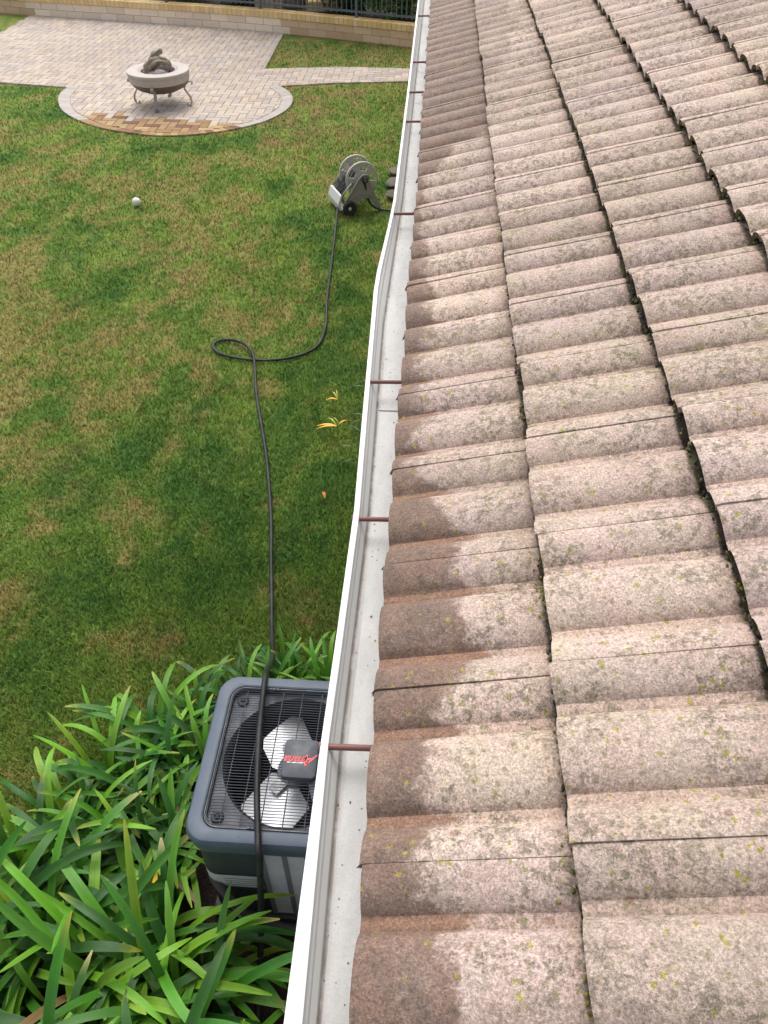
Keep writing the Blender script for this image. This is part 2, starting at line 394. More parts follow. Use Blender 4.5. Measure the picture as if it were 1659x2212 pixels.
# header course round the bulge
def along(poly, step):
    out = []
    for a, b in zip(poly[:-1], poly[1:]):
        d = math.dist(a, b); n = max(1, round(d / step))
        for k in range(n): out.append((a[0] + (b[0] - a[0]) * k / n, a[1] + (b[1] - a[1]) * k / n))
    out.append(poly[-1]); return out
co_ = [tuple(v)[:2] for v in catmull([(x, y, 0) for x, y in CIRC], 4)]
ci_ = [tuple(v)[:2] for v in catmull([(x, y, 0) for x, y in CIN], 4)]
for k in range(len(co_) - 1):
    for h in range(1):
        a, b, c_, d = co_[k], co_[k + 1], ci_[k + 1], ci_[k]
        q = [a, b, c_, d]; cx = sum(p[0] for p in q) / 4; cy = sum(p[1] for p in q) / 4
        paver([(cx + (p[0] - cx) * 0.97, cy + (p[1] - cy) * 0.97) for p in q], pcol(cx, cy, True))
mp = NT('paver_stone'); n1 = mp.noise(55, 5, 0.7); n2 = mp.noise(3.0, 5, 0.6)
c = mp.mix(1, mp.attr('Col'), mp.ramp(n1, 0.3, 0.7, 0.86, 1.14, False), 'MULTIPLY'); c = mp.mix(1, c, mp.ramp(n2, 0.3, 0.7, 0.93, 1.06, False), 'MULTIPLY')
mp.bump(n1, 0.3, 0.003); mp.fin(c, 0.85, 0, 0.3)
mj = simple('joint_sand', (0.40, 0.335, 0.28), 0.95, 0, 0.15, 40)
pat = MB()
for rg in [MAIN, CIRC] + PATHS: pat.prism(rg, -0.02, 0.004 + 0.0 * len(pat.v))
tag(pat.build('patio_base', mj), kind='structure')
tag(pv.build('patio_paving', mp.m, colattr=True), kind='structure')
# chalky white residue on the far left corner
# ---- grass blades
NB = 600000
u = rng.random(NB)
dist = 1.3 * (14.2 ** u)                   # density falls with distance

ang = rng.uniform(-1.3, 0.14, NB)
bx = dist * np.sin(ang); by = dist * np.cos(ang)
m = (by > .3) & (bx < 0.45) & (bx > -9.5) & (by < 17.3)
for p in [MAIN, CIRC, BED] + PATHS: m &= ~inpoly(bx, by, p)
bx, by, dist = bx[m], by[m], dist[m]; n = len(bx)
# an edge of longer blades round the bulge and the bed
h = rng.uniform(0.016, 0.036, n) * (0.8 + 0.5 * fbm(bx * 2, by * 2)); w = 0.0022 + 0.0006 * dist
th = rng.uniform(0, 2 * math.pi, n); ln = rng.uniform(0.1, 1.1, n) * h
lx = np.cos(th) * ln; ly = np.sin(th) * ln; ph = rng.uniform(0, math.pi, n)
wx_ = np.cos(ph) * w; wy_ = np.sin(ph) * w
z0 = np.full(n, -0.008)
V = np.stack([np.stack([bx - wx_, by - wy_, z0], 1), np.stack([bx + wx_, by + wy_, z0], 1), np.stack([bx + lx + wx_ * .2, by + ly + wy_ * .2, h], 1)], 1).reshape(-1, 3)
col = lawn_col(bx, by) * 1.5 * (0.35 + 1.25 * rng.random((n, 1))); 
yb = rng.random(n) < 0.10; col[yb] = col[yb] * 0.5 + np.array([0.30, 0.24, 0.10]) * 0.5
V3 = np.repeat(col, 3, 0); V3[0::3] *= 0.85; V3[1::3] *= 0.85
mgr = colmat('grass_blade', 0.6, 30, 0.1, 0, 0.25, 0.4)
tag(np_mesh('grass', V, np.arange(n * 3).reshape(-1, 3), mgr, cols=V3), 'short mown turf grass, patchy green and straw coloured', 'grass', kind='stuff')
# ------------------------------------------------------------------ the house: tiled roof, gutter, wall
house = empty('house', (0.45, 4.0, 0))
tag(house, 'single storey house with weathered pinkish concrete tile roof and white gutter', 'house')
HL = Vector((0.45, 4.0, 0))
def to_house(o):
    o.parent = house; o.matrix_parent_inverse = Matrix.Translation(-HL); return o

# tile material: weathered face, grit, lichens, moss, dark wet band at the eave
mt = NT('weathered_tile')
wet = mt.attr('wet', False); rnd = mt.attr('rnd', False); sl = mt.attr('slope', False); pan = mt.attr('pan', False)
big = mt.noise(2.2, 4, 0.6); med = mt.noise(9, 5, 0.65); grit = mt.noise(235, 4, 0.9); grit2 = mt.noise(120, 4, 0.8); blot = mt.noise(55, 5, 0.75)
c = mt.mix(mt.ramp(med, 0.38, 0.62), (0.595, 0.455, 0.38), (0.555, 0.445, 0.35))
c = mt.mix(mt.ramp(big, 0.4, 0.65, 0, 0.6), c, (0.55, 0.42, 0.39))
c = mt.mix(mt.ramp(mt.noise(6.5, 4, 0.6, mt.map((1, 1, 1), (0, 0, 1.2))), 0.5, 0.7, 0, 0.55), c, (0.50, 0.365, 0.30))
c = mt.mix(mt.ramp(pan, 0.2, 0.9, 0, 0.4), c, (0.50, 0.335, 0.26))
c = mt.mix(mt.ramp(sl, 0.80, 1.0, 0, 0.55), c, (0.42, 0.285, 0.225))  # darker toward the upper lap: dirt plus lip shade painted into the colour
c = mt.mix(1, c, mt.ramp(rnd, 0, 1, 0.84, 1.08, False), 'MULTIPLY')
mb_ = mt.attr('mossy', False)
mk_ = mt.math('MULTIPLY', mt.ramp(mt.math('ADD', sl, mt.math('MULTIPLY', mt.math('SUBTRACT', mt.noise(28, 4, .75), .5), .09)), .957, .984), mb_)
# grey black lichen film
lm = mt.math('MULTIPLY', mt.ramp(blot, 0.475, 0.555), mt.ramp(mt.noise(7.0, 4, 0.65), 0.36, 0.58))
lm = mt.math('MULTIPLY', lm, mt.ramp(grit2, 0.36, 0.56))
c = mt.mix(mt.math('MULTIPLY', lm, 0.85), c, (0.155, 0.135, 0.095))
vd, vcol = mt.vor(62); sep = mt.n('ShaderNodeSeparateColor'); mt.put(sep.inputs[0], vcol)
spot = mt.math('MULTIPLY', mt.ramp(vd, 0.22, 0.36, 1, 0), mt.ramp(mt.math('ADD', sep.outputs[0], mt.math('MULTIPLY', mt.noise(4, 3, .6), .8)), 0.98, 1.0)); spot = mt.math('MULTIPLY', spot, mt.ramp(grit2, .35, .5))
c = mt.mix(mt.math('MULTIPLY', spot, 0.72), c, (0.24, 0.215, 0.11))
# rusty brown stains
vd2, vc2 = mt.vor(11, mt.noise(9, 3, 0.6, color=True)); 
vd2, vc2 = mt.vor(19); sep2 = mt.n('ShaderNodeSeparateColor'); mt.put(sep2.inputs[0], vc2)
st = mt.math('MULTIPLY', mt.ramp(mt.math('ADD', vd2, mt.math('MULTIPLY', blot, 0.35)), 0.27, 0.36, 1, 0), mt.ramp(mt.math('ADD', sep2.outputs[1], mt.math('MULTIPLY', pan, .18)), 0.74, 0.76))
c = mt.mix(mt.math('MULTIPLY', st, 0.6), c, (0.25, 0.135, 0.085))
# the band the clean wet eave shows
wn_ = mt.math('ADD', wet, mt.math('MULTIPLY', mt.math('SUBTRACT', mt.noise(9, 5, 0.75), 0.5), 0.62))
wf = mt.math('MULTIPLY', mt.ramp(wn_, -0.05, 0.075), mt.ramp(mt.noise(17, 5, .7), .36, .5, .84, 1))
wk = mt.attr('wetk', False)
wc = mt.mix(mt.ramp(med, 0.35, 0.65), (0.155, 0.105, 0.080), (0.225, 0.135, 0.095)); wc = mt.mix(mt.ramp(blot, 0.52, 0.66, 0, 0.6), wc, (0.085, 0.075, 0.068))
wc = mt.mix(mt.ramp(pan, 0.3, 0.9, 0, 0.6), wc, (0.33, 0.17, 0.10))
c = mt.mix(mt.math('MULTIPLY', wf, wk), c, wc)
# yellow lichen
vm = mt.n('ShaderNodeVectorMath', _operation='MULTIPLY_ADD'); mt.put(vm.inputs[0], mt.noise(60, 3, .7, color=True)); vm.inputs[1].default_value = (.022, .022, .022); mt.put(vm.inputs[2], mt.co)
yd, yc = mt.vor(52, vm.outputs[0]); sep3 = mt.n('ShaderNodeSeparateColor'); mt.put(sep3.inputs[0], yc)
ym = mt.math('MULTIPLY', mt.ramp(mt.math('ADD', yd, mt.math('MULTIPLY', mt.noise(140, 3, 0.7), 0.5)), 0.42, 0.50, 1, 0), mt.ramp(mt.math('ADD', sep3.outputs[2], mt.math('MULTIPLY', mt.noise(2.6, 4, 0.65), 2.9)), 2.13, 2.17))
c = mt.mix(mt.math('MULTIPLY', ym, 0.85), c, mt.mix(mt.noise(7, 3), (0.40, 0.345, 0.04), (0.26, 0.25, 0.07)))
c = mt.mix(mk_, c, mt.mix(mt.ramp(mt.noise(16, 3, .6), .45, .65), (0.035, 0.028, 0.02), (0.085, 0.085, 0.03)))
c = mt.mix(1, c, mt.ramp(grit, 0.32, 0.68, 0.40, 1.64, False), 'MULTIPLY')
c = mt.mix(1, c, mt.ramp(grit2, 0.3, 0.7, 0.74, 1.2, False), 'MULTIPLY')
mt.bump(mt.math('ADD', mt.math('MULTIPLY', grit, 0.9), grit2), 0.75, 0.005)
mt.fin(c, mt.ramp(wf, 0, 1, 0.93, 0.62), 0, 0.25)

# lip: dirt and moss crust
mo = NT('mossy_lip'); n1 = mo.noise(70, 5, 0.8); n2 = mo.noise(300, 3, 0.8); n3 = mo.noise(12, 4, 0.6)
c = mo.mix(mo.ramp(n1, 0.38, 0.6), (0.045, 0.036, 0.026), (0.095, 0.085, 0.04)); c = mo.mix(mo.ramp(n3, 0.5, 0.66, 0, 0.8), c, (0.15, 0.145, 0.035)); c = mo.mix(1, c, mo.ramp(n2, 0.3, 0.7, 0.5, 1.5), 'MULTIPLY')
mo.bump(n2, 1.0, 0.006); mo.fin(c, 0.95)
me_ = NT('bare_lip'); n1 = me_.noise(90, 4, 0.8)
me_.bump(n1, 0.8, 0.004); me_.fin(me_.mix(n1, (0.09, 0.06, 0.045), (0.24, 0.16, 0.12)), 0.95)

NS, NTT = 7, 62
LIFT, THK = 0.034, 0.019
def prof(t):
    u = np.mod(t, TW / 2) / (TW / 2)      # 0 at a crest, crests every half tile
    d = np.abs(u - 0.5) * 2               # 0 in the pan, 1 on the crest
    x = np.clip((d - 0.12) / 0.88, 0, 1)
    a = (1 - (1 - x) ** 2.6) ** 0.9
    return 0.0305 * a - 0.0022 * np.exp(-((d - 0.135) / 0.035) ** 2), (1 - np.clip(d / 0.28, 0, 1))
ss = np.array([0.0, 0.012, 0.05, 0.13, 0.25, 0.37, 0.46]) * (EXPO + 0.05) / 0.46
tt = np.linspace(0.0004, TW - 0.0007, NTT)
pz, pp = prof(tt)
def bandw(y, course):
    if course == 0:
        return np.interp(y, [-1, 0.3, 0.8, 1.15, 1.4, 2.4, 3.1, 3.6, 3.8, 14], [.42, .40, .38, .34, .20, .15, .20, .30, 1.3, 1.6])
    if course == 1: return np.interp(y, [3.9, 4.6, 5.5, 14], [-.6, 0.35, 0.62, .8])
    return np.full_like(y, -.6)
VV = []; FF = []; WET = []; RND = []; SL = []; PAN = []; MI = []; MOS = []; WK = []; base = 0
NCOURSE = 15; LIPS = []
for k in range(NCOURSE):
    off = (0.0 if k % 2 == 0 else 0.0)
    off = [0, .003, -.012, .006, .004, .012, -.01, .008][k % 8]
    for j in range(-5, 52):
        y0 = Y0 + off + j * TW + random.uniform(-.0006, .0006)
        if y0 > 15: continue
        r = random.random(); ds = random.uniform(-.005, .005); dl = random.uniform(-.0025, .0025); sk = random.uniform(-.006, .006)
        s = ss[:, None] + ds + sk * (tt[None] / TW); t = tt[None] + y0 + 0 * s
        lift = (LIFT + dl) * (1 - ss[:, None] / EXPO) + 0.0
        edge = np.where(ss[:, None] < 0.005, -0.003, 0)
        side = np.zeros((1, NTT)); side[0, 0] = 0; side[0, -1] = -0.0018; side[0, -2] = -.0010; side[0, 1:5] = [.0010, .0008, .0006, .0003]
        h = lift + pz[None] + edge + side + 0.0015 * (vnoise(s * 20 + k * 7, t * 20) - .5)
        S_ = k * EXPO + s
        X = EX + S_ * CT - h * ST * 0.0 - 0 * h; Xt = EX + S_ * CT - h * ST * (.45 if k == 0 else 1); Zt = EZ + S_ * ST + h * CT
        top = np.stack([Xt, t, Zt], -1).reshape(-1, 3)
        hb = h[0] - THK; sb = S_[0] + 0.004
        bot = np.stack([EX + sb * CT - hb * ST * (.45 if k == 0 else 1), t[0], EZ + sb * ST + hb * CT], -1)
        sidebot = []
        for col_ in (0, NTT - 1):
            hh = h[:, col_] - 0.016
            sidebot.append(np.stack([EX + S_[:, col_] * CT - hh * ST, t[:, col_], EZ + S_[:, col_] * ST + hh * CT], -1))
        vs = np.concatenate([top, bot, sidebot[0], sidebot[1]])
        I = np.arange(NS * NTT).reshape(NS, NTT)
        f = np.stack([I[:-1, :-1], I[1:, :-1], I[1:, 1:], I[:-1, 1:]], -1).reshape(-1, 4)
        nb = NS * NTT; B = nb + np.arange(NTT)
        f2 = np.stack([I[0, :-1], I[0, 1:], B[1:], B[:-1]], -1)
        a0 = nb + NTT; A0 = a0 + np.arange(NS); A1 = a0 + NS + np.arange(NS)
        f3 = np.stack([I[:-1, 0], A0[:-1], A0[1:], I[1:, 0]], -1); f4 = np.stack([I[:-1, -1], I[1:, -1], A1[1:], A1[:-1]], -1)
        # vertices of lip and sides are their own copies, so that the edge stays crisp
        VV.append(vs)
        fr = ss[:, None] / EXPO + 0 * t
        wv = bandw(t, k) + pp[None] * 0.16 + (vnoise(t * 4.3 + 3, s * 0 + k) - .5) * .30 + (random.random() - .5) * .08 - fr
        WK.append(np.full(len(vs), float(np.interp(y0, [3.0, 4.2, 6], [.88, .80, .72])) if k == 0 else .42))
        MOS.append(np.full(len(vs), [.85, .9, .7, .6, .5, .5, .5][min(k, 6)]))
        if k == 0: wv = np.where(fr < 0.035, np.maximum(wv, 0.12), wv)
        def pad(a, side_ok=True): return np.concatenate([a.reshape(-1), a[0], a[:, 0], a[:, -1]])
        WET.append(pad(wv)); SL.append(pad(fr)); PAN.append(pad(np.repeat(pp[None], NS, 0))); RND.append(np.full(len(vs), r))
        FF.append(np.concatenate([f, f2, f3, f4]) + base)
        MI.append(np.concatenate([np.zeros(len(f)), np.full(len(f2), 2 if k == 0 else 1), np.zeros(len(f3) + len(f4))]))
        base += len(vs)
        if k > 0 and k < 9: LIPS.append((k, y0, float(bot[:, 0].mean())))
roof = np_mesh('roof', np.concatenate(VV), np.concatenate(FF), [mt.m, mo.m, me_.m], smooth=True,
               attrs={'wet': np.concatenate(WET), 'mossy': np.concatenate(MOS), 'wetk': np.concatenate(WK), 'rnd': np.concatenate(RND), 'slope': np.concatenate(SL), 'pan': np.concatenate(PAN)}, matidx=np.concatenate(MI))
roof.data.set_sharp_from_angle(angle=R(50))
to_house(roof)

# moss cushions and grit lodged under the lips
mm = NT('moss_cushion'); n1 = mm.noise(260, 4, 0.8)
mm.bump(n1, 1.0, 0.006); mm.fin(mm.mix(1, mm.attr('Col'), mm.ramp(n1, 0.3, 0.7, 0.5, 1.5), 'MULTIPLY'), 0.95)
bmi = bmesh.new(); bmesh.ops.create_icosphere(bmi, subdivisions=1, radius=1); iv = np.array([v.co[:] for v in bmi.verts]); ifc = np.array([[v.index for v in f.verts] for f in bmi.faces]); bmi.free()
mv = []; mf = []; mc = []; nb = 0
def lump(p, r, col):
    global nb
    d = 1 + 0.8 * (rng.random(len(iv)) - .5)
    v = iv * d[:, None] * np.array(r)[None] + np.array(p)[None]
    mv.append(v); mf.append(ifc + nb); mc.append(np.tile(np.array(col), (len(iv), 1))); nb += len(iv)
for k in range(1, 8):
    yy = -0.9
    dens = [0, 0.8, 1.0, .9, .7, .6, .5, .4][k]
    while yy < 9:
        yy += random.expovariate(1 / 0.0045) * (1 + max(0, yy) * .45) / dens
        clus = vnoise(np.array(yy * 4.0), np.array(k * 9.1))
        if random.random() > .35 + clus: continue
        t = yy - Y0; z_, _ = prof(np.array([t])); z_ = float(z_[0])
        hh = z_ + random.uniform(-.003, LIFT - THK + .004); s = k * EXPO - random.uniform(-.003, .008)
        p = (EX + s * CT - hh * ST, yy, EZ + s * ST + hh * CT)
        r = random.uniform(.0018, .0045) * (0.7 + clus * .6)
        col = random.choice([(0.04, 0.035, 0.02), (0.03, 0.024, 0.016), (0.05, 0.045, 0.025), (0.07, 0.07, 0.028), (0.09, 0.085, 0.03), (0.15, 0.135, 0.035), (0.035, 0.03, 0.022), (.2, .19, .12)])
        lump(p, (r * .8, r * 1.5, r * .8), col)
for (k, yc_, sp, n_) in ((1, .98, .03, 26), (1, 1.02, .02, 14), (1, .62, .05, 16), (1, .42, .05, 18), (1, .28, .04, 16), (1, 1.55, .04, 10), (2, .9, .05, 14), (2, 1.3, .06, 12), (1, 2.1, .04, 8)):
    for i in range(n_):
        yy = random.gauss(yc_, sp); t = yy - Y0; z_ = float(prof(np.array([t]))[0][0]); s = k * EXPO - abs(random.gauss(0, .010)) + .002; hh = z_ + random.uniform(.0, .006); r = random.uniform(.0015, .0036)
        lump((EX + s * CT - hh * ST, yy, EZ + s * ST + hh * CT), (r, r * 1.3, r * .8), random.choice([(0.36, 0.32, 0.035), (0.28, 0.27, 0.05), (0.16, 0.15, 0.04)]))
for i in range(26):      # a few yellow lichen tufts standing on the first lap and eave edge
    k = random.choice([0, 1, 1, 2]); yy = random.uniform(0, 3.5); t = yy - Y0; z_ = float(prof(np.array([t]))[0][0])
    hh = z_ + LIFT * .0 + (LIFT if k == 0 else 0.002); s = k * EXPO + (0.003 if k == 0 else -.006)
    r = random.uniform(.0015, .003); lump((EX + s * CT - hh * ST, yy, EZ + s * ST + hh * CT), (r, r * 1.6, r * .7), (0.40, 0.35, 0.04))
moss = np_mesh('moss', np.concatenate(mv), np.concatenate(mf), mm.m, smooth=True, cols=np.concatenate(mc))
moss.parent = roof; moss.matrix_parent_inverse = Matrix.Identity(4); moss['kind'] = 'stuff'

# dark underlay below the tiles, sheathing edge, ceiling boards and walls
und = MB(); L = NCOURSE * EXPO
und.add([(EX + .03 + .012 * ST, -1.2, EZ - .014), (EX + .03 + .012 * ST, 15.5, EZ - .014), (EX + L * CT, 15.5, EZ + L * ST - .014), (EX + L * CT, -1.2, EZ + L * ST - .014),
         (EX + .03, -1.2, EZ - .03), (EX + .03, 15.5, EZ - .03), (EX + L * CT, 15.5, EZ + L * ST - .05), (EX + L * CT, -1.2, EZ + L * ST - .05)],
        [(0, 1, 2, 3), (7, 6, 5, 4), (0, 4, 5, 1), (3, 2, 6, 7), (0, 3, 7, 4), (1, 5, 6, 2)])
o = to_house(und.build('roof_underlay', simple('underlay', (0.035, 0.028, 0.024), 0.95)))
ridge_x, ridge_z = EX + L * CT, EZ + L * ST
mstuc = simple('stucco', (0.55, 0.46, 0.36), 0.95, 0, 0.08, 60, 0.5)
wl_ = MB(); wl_.box((0.53, 7.2, 1.15), (0.16, 16.2, 2.3)); wl_.box((ridge_x * 2 - .53, 7.2, 1.15), (0.16, 16.2, 2.3))
for yy in (-0.82, 15.22):
    wl_.prism([(0.46, 0), (2 * ridge_x - .46, 0), (2 * ridge_x - .46, 2.3), (ridge_x, ridge_z - .1), (0.46, 2.3)], 0, 0.15)
    m_ = 10; vs = wl_.v[-m_:]; wl_.v[-m_:] = [(a, yy + c, b) for a, b, c in vs]
to_house(wl_.build('wall', mstuc))
bs = MB(); bs.add([(ridge_x, -1.2, ridge_z), (ridge_x, 15.5, ridge_z), (2 * ridge_x - EX, 15.5, EZ), (2 * ridge_x - EX, -1.2, EZ), (ridge_x, -1.2, ridge_z - .05), (ridge_x, 15.5, ridge_z - .05), (2 * ridge_x - EX, 15.5, EZ - .05), (2 * ridge_x - EX, -1.2, EZ - .05)],
                  [(0, 1, 2, 3), (7, 6, 5, 4), (3, 2, 6, 7), (0, 4, 5, 1), (0, 3, 7, 4), (1, 5, 6, 2)])
to_house(bs.build('back_roof_slope', simple('back_tile', (0.5, 0.4, 0.34), .9, 0, .2, 8)))
rc = MB(); rc.lathe([(0.001, -1.2), (0.09, -1.2), (0.09, 15.5), (0.001, 15.5)], 20, axis='X'); rc.v = [(ridge_x + y, x, ridge_z + z) for x, y, z in rc.v]
to_house(rc.build('ridge_cap', bpy.data.materials['back_tile']))
mwht = simple('white_paint', (0.86, 0.86, 0.84), 0.35, 0, 0.02, 20)
so = MB(); so.box((0.225, 7.2, 2.295), (0.45, 16.4, 0.012)); to_house(so.build('soffit', mwht))
fa = MB(); fa.box((0.010, 7.2, 2.385), (0.018, 16.4, 0.17)); to_house(fa.build('fascia', mwht))

# ---- gutter
GX = [(-1.2, -.168), (0.29, -.166), (0.745, -.166), (1.0, -.163), (1.4, -.160), (1.79, -.171), (2.3, -.184), (2.55, -.191), (2.7, -.189), (3.1, -.171), (3.35, -.163), (5, -.165), (7.6, -.176), (15.3, -.178)]
GXI = [(-1.2, -.138), (0.29, -.1385), (0.746, -.1515), (0.95, -.149), (1.38, -.1455), (1.79, -.157), (2.3, -.170), (2.55, -.176), (2.7, -.174), (3.1, -.1585), (3.35, -.151), (5, -.152), (7.6, -.163), (15.3, -.165)]
GLN = [(-1.2, -.117), (0.3, -.119), (0.78, -.131), (1.46, -.126), (2.4, -.147), (3.1, -.135), (3.5, -.127), (5, -.126), (15.3, -.132)]
def ip(T, y): return float(np.interp(y, [a for a, b in T], [b for a, b in T]))
ys = list(np.arange(-1.2, 4.0, 0.05)) + list(np.arange(4.0, 15.31, 0.25))
mgi = NT('gutter_inside')
n1 = mgi.noise(260, 3, 0.8); n2 = mgi.noise(6, 5, 0.6, mgi.map((3, 1, 3))); n3 = mgi.noise(40, 4, 0.7)
vd, vc = mgi.vor(75); sp = mgi.n('ShaderNodeSeparateColor'); mgi.put(sp.inputs[0], vc)
c = mgi.mix(mgi.ramp(n2, 0.35, 0.65), (0.38, 0.375, 0.36), (0.46, 0.45, 0.43))
c = mgi.mix(mgi.ramp(n3, 0.5, 0.75, 0, 0.35), c, (0.30, 0.27, 0.23))
c = mgi.mix(mgi.math('MULTIPLY', mgi.ramp(vd, .12, .2, .85, 0), mgi.ramp(sp.outputs[0], .8, .82)), c, (0.06, 0.055, 0.05))
c = mgi.mix(1, c, mgi.ramp(n1, .3, .7, .88, 1.1, False), 'MULTIPLY')
c = mgi.mix(mgi.attr('floor', False), (0.84, 0.84, 0.82), c)  # slope face coloured paler to offset its shade; floor keeps the dirtier grey
dl = mgi.attr('dirt', False); dn = mgi.math('MULTIPLY', dl, mgi.ramp(mgi.noise(14, 4, .7), .3, .55, .45, 1))
c = mgi.mix(dn, c, (0.15, 0.12, 0.10)); mgi.bump(n3, 0.15, 0.004); mgi.fin(c, 0.45, 0, 0.5)
def sweep(sec):     # sec(y) -> list of (x, z, dirt)
    vs = []; ds = []; m = None
    for y in ys:
        p = sec(y); m = len(p)
        for x, z, d in p: vs.append((x, y, z)); ds.append(d)
    I = np.arange(len(vs)).reshape(len(ys), m)
    return vs, np.stack([I[:-1, :-1], I[1:, :-1], I[1:, 1:], I[:-1, 1:]], -1).reshape(-1, 4), ds
def sec_in(y):
    xi, xl = ip(GXI, y), ip(GLN, y); wob = 0.0012 * math.sin(y * 5.1)
    sl = xl - xi
    return [(xi, 2.419, 0), (xi + .002, 2.409, 0.0), (xi + sl * .22, 2.403, 0), (xi + sl * .34, 2.398, 0.25), (xi + sl * .42, 2.393, 0.0), (xi + sl * .8, 2.374, 0), (xl - .0025, 2.3675, 0.35), (xl - .0005, 2.3635, 1.0), (xl + .002, 2.3630, 1.0), (xl + .005, 2.3625, .25), (xl + .012, 2.3620 + wob, 0), (-.04, 2.3620 + wob, 0), (-.006, 2.362, .1), (-.004, 2.367, .5), (-.002, 2.45, 0)]
vs, fs, ds = sweep(sec_in)
gut = np_mesh('gutter', vs, fs, mgi.m, smooth=False, attrs={'dirt': ds, 'floor': [(0.25, 0.5, 0.25, 0.7, .25, .3, .8, 1, 1, 1, 1, 1, 1, 1, 1)[i % 15] for i in range(len(ds))]}); to_house(gut)
gut['label'] = 'white gutter with grey weathered inside'
def sec_lip(y):
    xo, xi, xl = ip(GX, y), ip(GXI, y), ip(GLN, y)
    return [(xi + .0, 2.4185, 0), (xi, 2.4225, 0), (xi - .003, 2.4245, 0), (xo + .004, 2.4245, 0), (xo, 2.421, 0), (xo - .0005, 2.408, 0), (xo + .002, 2.402, 0), (xo + .004, 2.385, 0), (xo + .012, 2.366, 0), (xl - .012, 2.350, 0), (xl - .010, 2.3285, 0), (-.001, 2.3285, 0)]
vs, fs, ds = sweep(sec_lip)
lip = np_mesh('front_lip', vs, fs, mwht, smooth=False); lip.parent = gut
mfer = simple('ferrule', (0.19, 0.075, 0.062), 0.55, 0.0, 0.2, 90)
for k, y in enumerate([0.175, 0.746, 1.372, 1.976, 3.24, 4.46, 5.0, 5.67, 7.03, 8.2, 9.4, 10.6]):
    if k == 0: continue
    h = MB(); a = ip(GXI, y) - .004
    h.tube([(a, y, 2.4135), (-.004, y + .002, 2.4165)], 0.0062, 10); h.tube([(ip(GX, y) - .003, y, 2.4135), (ip(GX, y) + .001, y, 2.4135)], 0.009, 10)
    o = h.build('hanger', mfer, gut, smooth=False, auto=40)
# lapped seams and a bead of sealant
sm = MB()
for y in (1.9,):
    xi, xl = ip(GXI, y), ip(GLN, y)
    sm = MB(); sm.box(((xl - .01) / 2, y, 2.3638), (abs(xl) - .016, 0.003, 0.0015)); sm.build('seam', simple('sealant', (.30, .30, .29), .6), gut)
gd = MB()
for i in range(70):
    y = random.uniform(0.1, 6) ; x = ip(GLN, y) + abs(random.gauss(0, .016)) + .002; q = random.uniform(.0005, .0015)
    gd.box((x, y, 2.3640), (q * random.uniform(1, 3), q * random.uniform(1, 2.5), .0012), Matrix.Rotation(random.uniform(0, 3), 3, 'Z'))
gdo = gd.build('grit', simple('grit_dark', (.07, .05, .035), .9, 0, .4, 200), gut); gdo['kind'] = 'stuff'
HOSE= [(-1.122,9.178,0.03),(-1.058,8.266,0.02),(-1.011,7.384,0.02),(-0.984,6.897,0.02),(-0.942,6.452,0.02),(-0.961,6.104,0.02),(-1.066,5.933,0.02),(-1.219,5.839,0.02),(-1.378,5.799,0.02),(-1.544,5.797,0.02),(-1.717,5.832,0.02),(-1.838,5.886,0.02),(-1.906,5.967,0.02),(-1.917,6.054,0.02),(-1.86,6.106,0.02),(-1.749,6.096,0.03),(-1.632,6.014,0.045),(-1.539,5.879,0.05),(-1.484,5.709,0.04),(-1.393,5.286,0.02),(-1.262,4.815,0.02),(-1.162,4.447,0.02),(-1.079,4.084,0.02),(-1.01,3.752,0.02),(-0.959,3.447,0.02),(-0.9,3.12,0.03),(-0.858,2.885,0.05),(-0.817,2.695,0.12),(-0.767,2.489,0.25),(-0.716,2.251,0.5),(-0.671,2.036,0.75),(-0.643,1.91,0.87),(-0.627,1.705,0.868),(-0.607,1.536,0.868),(-0.582,1.38,0.868),(-0.552,1.236,0.868),(-0.541,1.181,0.868),(-0.534,1.16,0.845),(-0.541,1.146,0.75),(-0.55,1.117,0.6),(-0.557,1.079,0.46),(-0.565,1.009,0.3),(-0.572,0.915,0.15),(-0.57,0.804,0.05),(-0.555,0.672,0.02),(-0.542,0.525,0.02)]
# ------------------------------------------------------------------ block wall with brick cap, fence, planting behind
WP = [(-13.5, 20.3), (-9.73, 19.47), (-8.63, 19.18), (-6.38, 18.72), (-4.12, 18.2), (-2.27, 17.62), (-0.457, 16.93), (2.5, 15.75)]
wc_ = [tuple(v)[:2] for v in catmull([(a, b, 0) for a, b in WP], 8)]
segl = np.cumsum([0] + [math.dist(a, b) for a, b in zip(wc_[:-1], wc_[1:])])
def wall_at(s):
    s = min(max(s, 0), segl[-1] - 1e-4); i = int(np.searchsorted(segl, s, 'right') - 1); i = min(i, len(wc_) - 2)
    t = (s - segl[i]) / (segl[i + 1] - segl[i]); a, b = wc_[i], wc_[i + 1]
    d = ((b[0] - a[0]) / (segl[i + 1] - segl[i]), (b[1] - a[1]) / (segl[i + 1] - segl[i]))
    return (a[0] + (b[0] - a[0]) * t, a[1] + (b[1] - a[1]) * t), d
wall = empty('garden_wall', (-5, 18.4, 0)); wi = Matrix.Translation(-wall.location)
tag(wall, 'low tan concrete block wall with yellow brick cap behind the patio', 'wall')
def child(o, p, kind=None):
    o.parent = p; o.matrix_parent_inverse = Matrix.Translation(-p.location)
    if kind: o['kind'] = kind
    return o
mblk = colmat('wall_block', 0.92, 45, 0.14, 0.5, 0.2)
bl = MB(); Ltot = segl[-1]
